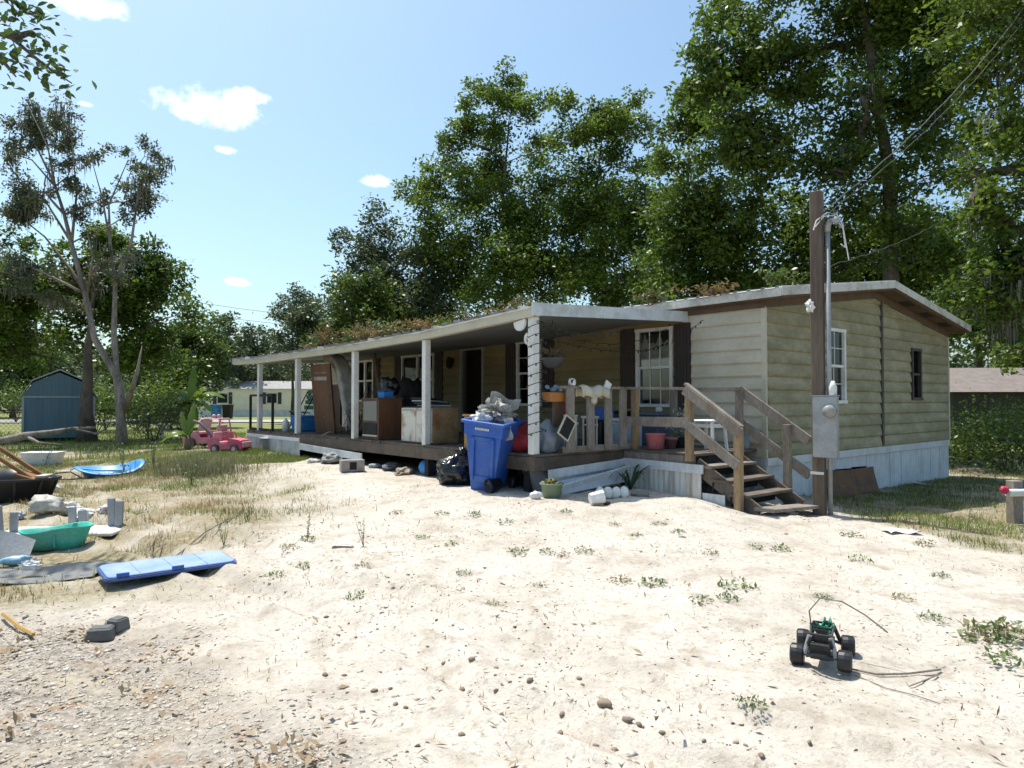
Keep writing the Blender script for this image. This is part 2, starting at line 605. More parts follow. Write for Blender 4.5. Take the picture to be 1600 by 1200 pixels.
# lawns far off
sxyz = N('ShaderNodeSeparateXYZ'); nt.links.new(gpos.outputs['Position'], sxyz.inputs[0])
lawn = nmix(nramp(nnoise(0.5, 5), .35, .7), (0.12, 0.16, 0.045), (0.26, 0.24, 0.11))
c = nmix(nramp(sxyz.outputs['Y'], 17, 24), c, lawn)
nt.links.new(c, bs.inputs['Base Color'])
bp = N('ShaderNodeBump'); bp.inputs['Strength'].default_value = 0.8; bp.inputs['Distance'].default_value = 0.012
hgt = nmath('ADD', nnoise(60, 5, .7), nmath('MULTIPLY', vor.outputs['Distance'], sep.outputs['Green']))
nt.links.new(hgt, bp.inputs['Height']); nt.links.new(bp.outputs['Normal'], bs.inputs['Normal'])

ground = fastmesh('ground', vs, fs, gmat, smooth=True)
tag(ground, kind='structure')
attr = ground.data.color_attributes.new('zone', 'FLOAT_COLOR', 'POINT')
zz = np.stack([zone_grass(X, Y).ravel(), zone_litter(X, Y).ravel(), zone_dark_soil(X, Y).ravel() * .85, np.ones(nx * ny)], 1).astype(np.float32)
attr.data.foreach_set('color', zz.ravel())

# the street beyond the yards
rm = MB()
rx = np.linspace(-95, 95, 96)
rv = []
for x in rx:
    for y in (45.0, 51.0):
        rv.append((x, y + x * 0.05, gm1(x, y + x * 0.05) + 0.05))
rf = [(2 * i, 2 * i + 2, 2 * i + 3, 2 * i + 1) for i in range(len(rx) - 1)]
rm.add(rv, rf)
tag(rm.build('road', pm('pale asphalt', (0.36, 0.34, 0.32), 0.9, 0.1, 2)), kind='structure')
# ------------------------------------------------------------------ the mobile home
M_front = pm('cream siding', (0.60, 0.555, 0.45), 0.55, 0.07, 0.9, 0.06, col2=(0.50, 0.45, 0.33), amount=0.45, stretch=(1, 1, 1.6), fine=14)
M_end = pm('weathered green siding', (0.385, 0.335, 0.215), 0.6, 0.15, 1.3, 0.08, col2=(0.265, 0.235, 0.135), amount=0.55, stretch=(1, 1, 2.4), detail=7, fine=9)
M_trim = pm('cream trim', (0.56, 0.52, 0.40), 0.5, 0.08, 3)
M_white = pm('white vinyl', (0.78, 0.78, 0.76), 0.4, 0.06, 3, 0.03, col2=(0.62, 0.62, 0.58))
M_skirt = pm('white skirting', (0.64, 0.67, 0.70), 0.45, 0.1, 2.2, 0.04, col2=(0.47, 0.49, 0.50), amount=0.42, stretch=(1, 1, .5))
M_roofw = pm('chalky white metal', (0.62, 0.61, 0.57), 0.5, 0.12, 3.5, 0.05, col2=(0.36, 0.34, 0.28), amount=0.33)
M_tin = pm('grey roof metal', (0.42, 0.42, 0.41), 0.45, 0.15, 2.5, 0.05, col2=(0.27, 0.25, 0.22), metal=0.3)
M_brown = pm('brown soffit', (0.13, 0.085, 0.055), 0.7, 0.2, 4)
M_vent = pm('dark vent', (0.03, 0.025, 0.02), 0.8, 0.2, 30)
M_shut = pm('dark shutter', (0.055, 0.042, 0.04), 0.55, 0.15, 5)
M_glass = glass_mat()
M_galv_ = pm('door handle metal', (.4, .4, .38), .3, .1, 5, metal=.6)
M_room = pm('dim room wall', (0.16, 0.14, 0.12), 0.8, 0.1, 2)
M_dark = pm('black void', (0.02, 0.02, 0.02), 0.8, 0.2, 10)
M_grey = pm('grey weathered wood', (0.27, 0.235, 0.20), 0.85, 0.28, 5, 0.5, col2=(0.19, 0.155, 0.125), stretch=(1, 1, .25), fine=60)
M_tan = pm('pressure treated wood', (0.36, 0.25, 0.14), 0.8, 0.25, 5, 0.4, col2=(0.22, 0.15, 0.09), stretch=(1, 1, .2), fine=50)
M_deck = pm('deck board', (0.17, 0.14, 0.11), 0.85, 0.25, 4, 0.4, col2=(0.10, 0.08, 0.065), fine=50)

M_shade_yel_side = pm('porch shade yellow siding', (0.28, 0.225, 0.115), 0.55, 0.08, 0.9, 0.06, col2=(0.20, 0.16, 0.08), amount=0.45, stretch=(1, 1, 1.6), fine=14)  # yellower siding under the porch, its shade and warm bounce put into the colour
# algae keeps to the damp lower edge of each lap on the end wall
_nt = M_end.node_tree; _b = _nt.nodes['Principled BSDF']; _src = _b.inputs['Base Color'].links[0].from_socket
_g = _nt.nodes.new('ShaderNodeNewGeometry'); _s = _nt.nodes.new('ShaderNodeSeparateXYZ'); _nt.links.new(_g.outputs['Position'], _s.inputs[0])
def _mth(op, a, b, cl=False):
    n = _nt.nodes.new('ShaderNodeMath'); n.operation = op; n.use_clamp = cl
    for i, x in enumerate((a, b)):
        if isinstance(x, (int, float)): n.inputs[i].default_value = x
        else: _nt.links.new(x, n.inputs[i])
    return n.outputs[0]
_fr = _mth('FRACT', _mth('DIVIDE', _mth('SUBTRACT', _s.outputs['Z'], 0.67), 0.2045), 0)
_n = _nt.nodes.new('ShaderNodeTexNoise'); _n.inputs['Scale'].default_value = 2.6; _n.inputs['Detail'].default_value = 6; _n.inputs['Roughness'].default_value = .65
_nt.links.new(_g.outputs['Position'], _n.inputs['Vector'])
_k = _mth('MULTIPLY', _mth('SUBTRACT', 1.0, _mth('MULTIPLY', _fr, 1.7), True), _mth('MULTIPLY', _mth('SUBTRACT', _n.outputs['Fac'], .34), 3.2, True), True)
_m = _nt.nodes.new('ShaderNodeMix'); _m.data_type = 'RGBA'; _nt.links.new(_mth('MULTIPLY', _k, .8), _m.inputs['Factor']); _nt.links.new(_src, _m.inputs['A']); _m.inputs['B'].default_value = (.135, .15, .055, 1)
_nt.links.new(_m.outputs['Result'], _b.inputs['Base Color'])

house = thing('mobile_home', 'long cream mobile home with mossy end wall, brown shutters and covered porch', 'mobile home', HC, HANG)
LEN = 15.5; WID = 7.65; ZB = 0.67; ZT = 2.957; RIDGE = 3.83; PITCHR = 0.132
ROW = 0.2045

def clip_poly(poly, fn):
    """keep the part of a polygon where fn(p) >= 0"""
    out = []
    for i in range(len(poly)):
        a, b = poly[i], poly[(i + 1) % len(poly)]
        fa, fb = fn(a), fn(b)
        if fa >= 0: out.append(a)
        if (fa >= 0) != (fb >= 0):
            k = fa / (fa - fb); out.append((a[0] + (b[0] - a[0]) * k, a[1] + (b[1] - a[1]) * k))
    return out

def siding_piece(poly, zrow, plane, parent, mat):
    """one lap of siding: thick at its lower edge, thin at the top"""
    m = MB()
    for k0, k1 in ((0, .1), (.1, .42), (.42, 1)):
        pc = clip_poly(clip_poly(poly, lambda q: q[1] - zrow - k0 * ROW), lambda q: zrow + k1 * ROW - q[1]) if len(poly) > 2 else []
        if len(pc) < 3: continue
        n = len(pc); vs = []
        for base in (0, 1):
            for s, z in pc:
                k = min(max((z - zrow) / ROW, 0), 1)
                p = .001 + (float(np.interp(k, [0, .1, .42, 1], [.026, .035, .028, .005])) if base else 0)
                vs.append((s, p, z) if plane == 'front' else (-p, -s, z))
        fs = [tuple(range(n, 2 * n))]
        for k in range(n):
            k2 = (k + 1) % n; fs.append((k, k2, n + k2, n + k))
        m.add(vs, fs)
    if m.v:
        m.build('siding_board', mat, parent)

OPEN_F = [(1.657, 2.438, 1.42, 2.78), (4.893, 5.67, 1.42, 2.78), (6.86, 7.62, DECK, 2.69), (8.78, 10.3, 1.42, 2.70), (11.8, 12.77, 1.5, 2.68)]
OPEN_E = [(1.88, 2.58, 1.48, 2.76), (5.53, 6.03, 1.54, 2.59)]

def wall_sheet(name, S0, S1, Z0, Z1f, openings, plane, mat, off):
    """the wall behind the siding, with real holes; Z1f gives the top edge"""
    ss = sorted({S0, S1, *[o[0] for o in openings], *[o[1] for o in openings], *([RIDGE] if plane == 'end' else [])})
    zs = sorted({Z0, *[o[2] for o in openings], *[o[3] for o in openings]})
    m = MB()
    for a, b in zip(ss, ss[1:]):
        zl = zs + [None]
        for z0, z1 in zip(zl, zl[1:]):
            mid = ((a + b) / 2, (z0 + (z1 if z1 else z0 + 0.1)) / 2)
            if any(o[0] < mid[0] < o[1] and o[2] < mid[1] < o[3] for o in openings): continue
            za, zb = (z1, z1) if z1 else (Z1f(a), Z1f(b))
            q = [(a, z0), (b, z0), (b, zb), (a, za)]
            vs = []
            for d in off:
                vs += [((s, d, z) if plane == 'front' else (-d, -s, z)) for s, z in q]
            m.add(vs, [(0, 1, 2, 3), (7, 6, 5, 4), (0, 4, 5, 1), (1, 5, 6, 2), (2, 6, 7, 3), (3, 7, 4, 0)])
    return m.build(name, mat, house)

def gable(u): return ZT + PITCHR * min(u, 2 * RIDGE - u if u > RIDGE else u)
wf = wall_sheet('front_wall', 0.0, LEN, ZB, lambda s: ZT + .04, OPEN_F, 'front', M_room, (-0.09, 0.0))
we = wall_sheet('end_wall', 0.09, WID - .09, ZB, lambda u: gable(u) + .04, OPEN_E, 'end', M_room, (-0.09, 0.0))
we['label'] = 'end wall with green algae stains on its lap siding'

nrow = 0
z = ZB
while z < ZT:
    z1 = min(z + ROW, ZT)
    cuts = [0.04, LEN, 1.45, 13.3] + [k * 3.66 + (1.83 if nrow % 2 else 0.6) for k in range(1, 5)]
    for o in OPEN_F:
        if o[2] < z1 and o[3] > z: cuts += [o[0] - .0, o[1] + .0]
    cuts = sorted(c for c in set(cuts) if .04 <= c <= LEN)
    for a, b in zip(cuts, cuts[1:]):
        mid = (a + b) / 2
        rng_z = [(z, z1)]
        for o in OPEN_F:
            if o[0] < mid < o[1]:
                nr = []
                for p, q in rng_z:
                    if o[2] >= q or o[3] <= p: nr.append((p, q)); continue
                    if o[2] > p: nr.append((p, o[2]))
                    if o[3] < q: nr.append((o[3], q))
                rng_z = nr
        for p, q in rng_z:
            if q - p > 0.004:
                siding_piece([(a + .0015, p), (b - .0015, p), (b - .0015, q), (a + .0015, q)], z, 'front', wf, M_front if mid < 1.5 or mid > 13.2 else M_shade_yel_side)
    z += ROW; nrow += 1
z = ZB
while z < gable(RIDGE):
    z1 = z + ROW
    cuts = [0.03, 4.08, 4.16, WID]
    for o in OPEN_E:
        if o[2] < z1 and o[3] > z: cuts += [o[0], o[1]]
    cuts = sorted(cuts)
    for a, b in zip(cuts, cuts[1:]):
        if a == 4.08: continue
        mid = (a + b) / 2
        rz_ = [(z, z1)]
        for o in OPEN_E:
            if o[0] < mid < o[1]:
                nr = []
                for p, q in rz_:
                    if o[2] >= q or o[3] <= p: nr.append((p, q)); continue
                    if o[2] > p: nr.append((p, o[2]))
                    if o[3] < q: nr.append((o[3], q))
                rz_ = nr
        for p, q in rz_:
            if q - p < .004: continue
            poly = [(a + .002, p), (b - .002, p), (b - .002, q), (a + .002, q)]
            poly = clip_poly(poly, lambda s: ZT + PITCHR * s[0] - s[1])
            poly = clip_poly(poly, lambda s: ZT + PITCHR * (2 * RIDGE - s[0]) - s[1])
            siding_piece(poly, z, 'end', we, M_end)
    z += ROW
# corner posts, the joint strip on the end wall
MB().box((0.005, .012, (ZB + ZT) / 2), (.075, .05, ZT - ZB)).build('corner_trim', M_trim, house)
MB().box((-.012, -WID + .02, (ZB + ZT) / 2), (.05, .07, ZT - ZB)).build('corner_trim', M_trim, house)
MB().box((-.02, -4.12, (ZB - .03 + gable(4.1)) / 2), (.05, .085, gable(4.1) - ZB - .1)).build('joint_strip', pm('grey joint strip', (0.09, 0.085, 0.075), .7, .3, 6), house)
# far walls
MB().box((LEN / 2, -WID + .045, (ZB + ZT) / 2), (LEN, .09, ZT - ZB)).build('back_wall', M_trim, house)
m = MB(); m.prism([(0.0, ZB), (WID, ZB), (WID, ZT), (RIDGE, gable(RIDGE)), (0, ZT)], 0, .09, Matrix(((0, 0, 1), (-1, 0, 0), (0, 1, 0))), (LEN - .09, -0.0, 0))
m.build('far_end_wall', M_trim, house)
MB().box((LEN / 2, -WID / 2, ZB + .02), (LEN - .2, WID - .2, .06)).build('floor', M_brown, house)
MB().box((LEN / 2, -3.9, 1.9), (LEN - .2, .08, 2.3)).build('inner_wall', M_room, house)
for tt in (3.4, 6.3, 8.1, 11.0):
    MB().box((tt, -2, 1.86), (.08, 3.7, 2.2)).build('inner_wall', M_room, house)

# roof: two slopes of ribbed metal sheets, brown soffit, chalky fascia
OVE, OVF, OVB = 0.38, 0.19, 0.25
def roofz(w): return 3.167 + PITCHR * (OVF - w) if -w <= RIDGE else 3.167 + PITCHR * (OVF + RIDGE) - PITCHR * (-w - RIDGE)
deckm = MB()
for (wa, wb) in ((OVF - .02, -RIDGE), (-RIDGE, -WID - OVB + .02)):
    za, zb = roofz(wa), roofz(wb)
    t0, t1 = -OVE + .02, LEN + .28
    vs = [(t0, wa, za - .15), (t1, wa, za - .15), (t1, wb, zb - .15), (t0, wb, zb - .15), (t0, wa, za - .02), (t1, wa, za - .02), (t1, wb, zb - .02), (t0, wb, zb - .02)]
    deckm.add(vs, [(3, 2, 1, 0), (4, 5, 6, 7), (0, 1, 5, 4), (1, 2, 6, 5), (2, 3, 7, 6), (3, 0, 4, 7)])
roof = deckm.build('roof', M_brown, house)
def ribbed(length, width, ribs, rh):
    m = MB(); pts = []
    for k in range(ribs):
        x0 = width * k / ribs; s = width / ribs
        pts += [(x0, 0), (x0 + s * .72, 0), (x0 + s * .78, rh), (x0 + s * .94, rh)]
    pts += [(width, 0)]
    n = len(pts)
    vs = [(x, 0, z) for x, z in pts] + [(x, length, z) for x, z in pts] + [(x, 0, z - .012) for x, z in pts] + [(x, length, z - .012) for x, z in pts]
    fs = []
    for i in range(n - 1):
        fs += [(i, i + 1, n + i + 1, n + i), (2 * n + i, 3 * n + i, 3 * n + i + 1, 2 * n + i + 1), (i, 2 * n + i, 2 * n + i + 1, i + 1), (n + i, n + i + 1, 3 * n + i + 1, 3 * n + i)]
    return m.add(vs, fs)
slope_len = math.hypot(RIDGE + OVF + .03, PITCHR * (RIDGE + OVF + .03))
pan_me = ribbed(slope_len, 0.905, 4, .03).mesh('roof_panel'); pan_me.materials.append(M_tin)
ang = math.atan(PITCHR)
for k in range(18):
    t0 = -OVE + .03 + k * .895
    link('roof_panel', pan_me, None, roof, (t0 + .905, OVF + .03, roofz(OVF) - .004), (ang, 0, math.pi))
    link('roof_panel', pan_me, None, roof, (t0, -WID - OVB - .03, roofz(-WID - OVB) - .004), (ang, 0, 0))
# fascia along the eave and up the gable
def fascia(a, b, h=.13, d=.022, name='fascia', mat=None):
    m = MB(); m.bar(a, b, d, h); return m.build(name, mat or M_roofw, house, bevel=.006)
fascia((-OVE, OVF + .012, roofz(OVF) - .06), (LEN + .3, OVF + .012, roofz(OVF) - .06), .135)
fascia((-OVE - .012, OVF + .02, roofz(OVF) - .055), (-OVE - .012, -RIDGE, roofz(-RIDGE) - .055), .135)
fascia((-OVE - .012, -RIDGE, roofz(-RIDGE) - .055), (-OVE - .012, -WID - OVB, roofz(-WID - OVB) - .055), .135)
fascia((-OVE, -WID - OVB - .012, roofz(-WID - OVB) - .06), (LEN + .3, -WID - OVB - .012, roofz(-WID - OVB) - .06), .12)
# brown frieze under the soffit
m = MB()
m.bar((-.035, 0.03, ZT + .035), (-.035, -RIDGE, gable(RIDGE) + .03), .03, .14)
m.build('frieze_board', M_brown, house)
m = MB(); m.bar((-.035, -RIDGE, gable(RIDGE) + .03), (-.035, -WID, ZT + .035), .03, .14)
m.build('frieze_board', M_brown, house)
m = MB(); m.bar((-.03, .04, ZT + .03), (LEN, .04, ZT + .03), .03, .13); m.build('frieze_board', M_brown, house)
for u in (4.9, 5.9, 6.9):
    zc = roofz(-u) - .155
    MB().box((-.2, -u, zc), (.17, .36, .012), Matrix.Rotation(math.atan(PITCHR), 3, 'X')).build('soffit_vent', M_vent, house)

# windows
def window(s0, s1, z0, z1, plane, cols=2, rows=2, twin=False, dark=False, cover=False):
    def P(s, d, z): return (s, d, z) if plane == 'front' else (-d, -s, z)
    def SZ(a, b, c): return (a, b, c) if plane == 'front' else (b, a, c)
    fm = MB(); fw = .055
    mat = M_white if not dark else M_shut
    sm = (s0 + s1) / 2; zm = (z0 + z1) / 2; W = s1 - s0; Hh = z1 - z0
    fm.box(P(sm, .02, z1 - fw / 2), SZ(W + .03, .075, fw)); fm.box(P(sm, .022, z0 + fw / 2), SZ(W + .05, .085, fw))
    for s in (s0 + fw / 2, s1 - fw / 2): fm.box(P(s, .018, zm), SZ(fw, .07, Hh - 2 * fw))
    if twin: fm.box(P(sm, .018, zm), SZ(fw * 1.3, .07, Hh - 2 * fw))
    w_ = fm.build('window', mat, house)
    bays = [(s0 + fw, s1 - fw)] if not twin else [(s0 + fw, sm - fw * .65), (sm + fw * .65, s1 - fw)]
    for a, b in bays:
        c = (a + b) / 2
        MB().box(P(c, .012, zm), SZ(b - a, .045, .045)).build('meeting_rail', mat, w_)
        for i, (p, q) in enumerate(((z0 + fw, zm - .0225), (zm + .0225, z1 - fw))):
            d = -.012 if i == 0 else .004
            MB().box(P(c, d, (p + q) / 2), SZ(b - a, .005, q - p)).build('pane', M_glass, w_)
            if dark: continue
            for k in range(1, cols):
                s = a + (b - a) * k / cols
                MB().box(P(s, d + .006, (p + q) / 2), SZ(.016, .008, q - p)).build('muntin', mat, w_)
            for k in range(1, rows):
                zz_ = p + (q - p) * k / rows
                MB().box(P(c, d + .0085, zz_), SZ(b - a, .006, .016)).build('muntin', mat, w_)
    return w_
w1 = window(*OPEN_F[0], 'front', 3, 1)
window(*OPEN_F[1], 'front', 2, 2)
window(*OPEN_F[3], 'front', 1, 1, twin=True)
window(*OPEN_F[4], 'front', 1, 1, twin=True)
window(*OPEN_E[0], 'end', 2, 2)
window(*OPEN_E[1], 'end', 1, 1, dark=True)
# torn grey sheet behind the upper sash of the first window
o = OPEN_F[0]
m = MB(); pts = [(o[0] + .1, 2.13), (o[1] - .07, 2.12), (o[1] - .06, 2.45)]
nspk = 9
for k in range(nspk):
    a = o[1] - .08 - (o[1] - o[0] - .16) * k / (nspk - 1)
    pts.append((a, 2.5 + (.2 if k % 2 else 0.02) * (0.6 + .4 * math.sin(k * 1.7))))
pts.append((o[0] + .08, 2.4))
m.prism(pts, -.03, -.022, Matrix(((1, 0, 0), (0, 0, 1), (0, 1, 0))))
m.build('torn_blind', pm('faded grey cloth', (0.55, 0.55, 0.53), .9, .15, 6), w1)
for t0, t1, z0, z1 in OPEN_F:
    if z0 < 1: continue
    for s in (t0 - .2, t1 + .2):
        if s < 0.2: continue
        m = MB(); m.box((s, .034, (z0 + z1) / 2), (.33, .018, z1 - z0 + .06))
        for k in range(5): m.box((s - .13 + .065 * k, .046, (z0 + z1) / 2), (.04, .012, z1 - z0 - .02))
        m.build('shutter', M_shut, house)
# open front door: jamb, the leaf swung inward, a storm door folded back
o = OPEN_F[2]
m = MB()
for s in (o[0] - .035, o[1] + .035): m.box((s, .02, (o[2] + o[3]) / 2), (.07, .07, o[3] - o[2]))
m.box(((o[0] + o[1]) / 2, .02, o[3] + .035), (o[1] - o[0] + .14, .07, .07))
dr = m.build('door', pm('grey door jamb', (0.36, 0.34, 0.31), .6, .15, 4), house)
MB().box((o[0] + .02, -.45, 1.75), (.045, .78, 1.84)).build('door_leaf', M_shut, dr)
MB().tube([(o[0] + .05, -.75, 1.72), (o[0] + .1, -.75, 1.72), (o[0] + .1, -.65, 1.72)], .012, 6).build('handle', M_galv_, dr)
# lantern beside the door
lamp = MB(); lamp.lathe([(.0, .16), (.05, .13), (.085, .05), (.07, -.09), (.03, -.13), (0, -.14)], 8, (8.02, .12, 2.42))
lamp.box((8.02, .04, 2.46), (.09, .05, .16)); lamp.bar((8.02, .05, 2.52), (8.02, .13, 2.56), .02, .02)
lamp.build('wall_lantern', M_vent, house)

# skirting under the home: separate ribbed panels, a band on top
def skirt_panel(a, b, zt, zb0, zb1, plane, parent, mat, off=0.0, name='skirting_panel', ribs=None):
    m = MB(); n = ribs or max(int((b - a) / .075), 2); vs = []; fs = []
    for i in range(n * 2 + 1):
        s = a + (b - a) * i / (n * 2); d = off + (.009 if i % 2 else 0)
        zb_ = zb0 + (zb1 - zb0) * i / (n * 2)
        for dd in (0, -.008):
            for zz_ in (zb_, zt): vs.append((s, d + dd, zz_) if plane == 'front' else (-d - dd, -s, zz_))
    for i in range(n * 2):
        k = i * 4
        fs += [(k, k + 4, k + 5, k + 1), (k + 2, k + 3, k + 7, k + 6), (k + 1, k + 5, k + 7, k + 3), (k, k + 2, k + 6, k + 4)]
    fs += [(0, 1, 3, 2), (n * 8, n * 8 + 2, n * 8 + 3, n * 8 + 1)]
    return m.add(vs, fs).build(name, mat, parent)
sk = MB(); sk.box((-.012, -WID / 2, ZB - .06), (.03, WID - .01, .125)); sk = sk.build('skirting', M_skirt, house, bevel=.004)
def zg_end(u): 
    p = H(-.02, -u); return g1(p.x, p.y)
us = [0.02, .55, 1.1, 1.62]
for a, b in zip(us, us[1:]): skirt_panel(a, b - .006, ZB - .12, zg_end(a) - .08, zg_end(b) - .08, 'end', sk, M_skirt, -.015)
for a, b in ((1.62, 2.25), (2.25, 2.9), (2.9, 3.5)): skirt_panel(a, b - .006, ZB - .12, .36, .34, 'end', sk, M_skirt, -.015)
us = list(np.linspace(3.5, WID, 9))
for a, b in zip(us, us[1:]): skirt_panel(a, b - .006, ZB - .12, zg_end(a) - .08, zg_end(b) - .08, 'end', sk, M_skirt, -.012 + .006 * math.sin(a * 9))
skf = MB(); skf.box((LEN / 2, .0, ZB - .06), (LEN, .03, .12)); skf = skf.build('skirting', M_skirt, house)
for k in range(14):
    a, b = LEN * k / 14, LEN * (k + 1) / 14
    p = H((a + b) / 2, 0); skirt_panel(a, b - .006, ZB - .12, g1(p.x, p.y) - .1, g1(p.x, p.y) - .1, 'front', skf, M_skirt, -.02, ribs=8)
MB().box((LEN / 2, -WID + .02, ZB - .4), (LEN, .03, .85)).build('rear_skirting', M_skirt, house)
MB().box((LEN - .02, -WID / 2, ZB - .4), (.03, WID, .85)).build('rear_skirting', M_skirt, house)
# rusty brown board leaning in the gap of the skirting: curved sheet
bd = thing('leaning_plywood', 'rust brown warped board leaning in the gap of the white skirting', 'board', H(-.12, -2.2, 0), HANG)
def pl(u, v):
    s = 1.62 + 1.9 * u; zb = zg_end(s) - .03
    return (-.0 - .09 * (1 - v) ** 1.5 + .03 * v, -s + 2.2, zb + (.47 - .0 * u) * v)
MB().sheet(pl, 14, 6).build('board', pm('rusty brown board', (0.20, 0.095, 0.045), .75, .3, 3, .2, col2=(0.10, 0.065, 0.045)), bd, solid=.012)
# ------------------------------------------------------------------ porch: deck, posts, sheet roof, rails and steps
porch = thing('porch', 'long wooden porch with white posts and sagging metal roof along the home', 'porch', HC, HANG)
T0, T1, WF = 1.364, 12.05, 3.42
M_post = pm('white painted post', (0.74, 0.73, 0.70), .5, .1, 3, .1, col2=(0.6, 0.58, 0.52), amount=.35)
M_ceil = pm('grey underside', (0.21, 0.22, 0.225), .6, .1, 2)
pk = MB().box((0, 0, 0), (.134, WF - .05, .034)).mesh('deck_plank'); pk.materials.append(M_deck)
pk2 = MB().box((0, 0, 0), (.134, 1.60, .034)).mesh('deck_plank'); pk2.materials.append(M_deck)
k = 0; t = T0 + .02
dk = MB(); dk.bar((T0, WF - .02, DECK - .13), (T1, WF - .02, DECK - .13), .04, .18)
dk.bar((T0 + .02, WF - .04, DECK - .13), (T0 + .02, .1, DECK - .13), .04, .18)
dk.bar((T1 - .02, WF - .04, DECK - .13), (T1 - .02, .1, DECK - .13), .04, .18)
for w in (.2, 1.25, 2.3): dk.bar((T0 + .05, w, DECK - .13), (T1 - .05, w, DECK - .13), .04, .17)
frame = dk.build('deck_frame', pm('dark joist', (0.12, 0.095, 0.075), .9, .25, 4, .3), porch)
while t < T1:
    link('deck_plank', pk, None, porch, (t + .067, WF / 2 + random.uniform(-.012, .012), DECK - .018 - random.uniform(0, .004)), (0, 0, random.uniform(-.001, .001))); t += .1415
t = .13
while t < T0 - .1:
    link('deck_plank', pk2, None, porch, (t + .067, .03 + .80, DECK - .018 - random.uniform(0, .004))); t += .1415
MB().bar((.12, 1.62, DECK - .1), (T0 - .01, 1.62, DECK - .1), .04, .13).build('rim_board', M_grey, porch)
for s, w in [(s, w) for s in (0.25, 2.7, 5.15, 7.8, 10.3) for w in (3.3, 1.4)]:
    p = H(T0 + s, w); zb_ = g1(p.x, p.y) - .1
    MB().box((T0 + s, w, (DECK - .2 + zb_) / 2), (.1, .1, DECK - .2 - zb_)).build('deck_support', M_dark, porch)

PS = [0.06, 2.71, 5.156, 7.79, 10.04]
ZSAG = ([0, 2.7, 5.2, 7.8, 10, 11.7], [2.655, 2.525, 2.468, 2.452, 2.435, 2.465])
def zb(s): return float(np.interp(s, *ZSAG))
for i, s in enumerate(PS):
    ht = zb(s) + .0 - DECK
    m = MB()
    if i == 0:
        m.box((T0 + s + .005, WF - .07, DECK + ht / 2), (.045, .12, ht)); m.box((T0 + s + .06, WF - .055, DECK + ht / 2), (.06, .085, ht))
    else:
        m.box((T0 + s, WF - .07, DECK + ht / 2), (.105, .105, ht))
    m.build('post', M_post, porch, bevel=.006)
# roof sheets: pans with one raised seam each, nailed over the sagging beam
rs = 0.0
roofp = MB()
npan = 39; pw = 11.67 / npan
beam = MB()
for a, b in zip(ZSAG[0], ZSAG[0][1:]): beam.bar((T0 + a, WF - .07, zb(a) + .05), (T0 + b, WF - .07, zb(b) + .05), .05, .1)
proof = beam.build('porch_roof', M_trim, porch)
for k in range(npan):
    a, b = k * pw, (k + 1) * pw - .004
    jit = random.uniform(-.004, .010)
    pts = [(a, 0), (b - .05, 0), (b - .045, .055), (b, .055), (b, .0)]
    vs = []
    for w, dz in ((WF + .05 + random.uniform(-.02, .02), .0), (.02, .17)):
        for top in (0, 1):
            for s, z in pts: vs.append((T0 + s, w, zb(s) + dz + .105 + jit + z + (.012 if top else 0)))
    n = len(pts); fs = []
    for i in range(n - 1):
        fs += [(i, i + 1, 2 * n + i + 1, 2 * n + i), (n + i, 3 * n + i, 3 * n + i + 1, n + i + 1), (i, n + i, n + i + 1, i + 1), (2 * n + i, 2 * n + i + 1, 3 * n + i + 1, 3 * n + i)]
    fs += [(0, 2 * n, 3 * n, n), (n - 1, 2 * n - 1, 4 * n - 1, 3 * n - 1)]
    MB().add(vs, fs).build('roof_panel', M_tin if k % 7 else M_roofw, proof)
ce = MB()
def ceilf(u, v):
    s = 11.6 * u; return (T0 + s, .05 + (WF - .1) * (1 - v), zb(s) + .095 + .17 * v)
ce.sheet(ceilf, 24, 2).build('ceiling', M_ceil, porch)
cuts = [0.0, 2.71, 5.2, 7.8, 10.0, 11.67]
for a, b in zip(cuts, cuts[1:]):
    MB().bar((T0 + a, WF + .02, zb(a) + .058), (T0 + b, WF + .02, zb(b) + .058), .028, .125).build('fascia', M_trim, porch, bevel=.004)
    MB().bar((T0 + a, WF + .045, zb(a) + .118), (T0 + b, WF + .045, zb(b) + .118), .02, .02).build('drip_edge', M_roofw, porch)
M_cap = pm('pale end cap', (0.58, 0.62, 0.64), .5, .1, 3, .05, col2=(0.40, 0.42, 0.41), amount=.35)
MB().bar((T0 - .02, WF + .06, zb(0) + .09), (T0 - .02, .04, zb(0) + .255), .02, .17).build('end_cap', M_cap, porch)
MB().bar((T0 + 11.68, WF + .06, zb(11.6) + .09), (T0 + 11.68, .04, zb(11.6) + .255), .02, .15).build('end_cap', M_cap, porch)
# white scroll bracket and a half disc fixed beside the first post
sc_ = MB(); pts = []
for k in range(26):
    a = k * .33; r = .012 + .0028 * k
    pts.append((T0 + .19 + r * math.cos(a) * .9, WF - .06, 2.36 + r * math.sin(a)))
sc_.tube(pts, [.012 + .0006 * k for k in range(26)], 6)
sc_.tube([(T0 + .17, WF - .06, 2.30), (T0 + .15, WF - .06, 2.2), (T0 + .12, WF - .06, 2.12)], [.03, .026, .02], 8)
sc_.build('scroll_bracket', M_post, porch, smooth=True)
hd = [(math.cos(a) * .12, math.sin(a) * .12) for a in np.linspace(math.pi * .9, math.pi * 2.0, 12)]
MB().prism(hd, 0, .03, Matrix(((1, 0, 0), (0, 0, 1), (0, 1, 0))), (T0 + .30, WF - .02, 2.60)).build('half_disc', M_post, porch)

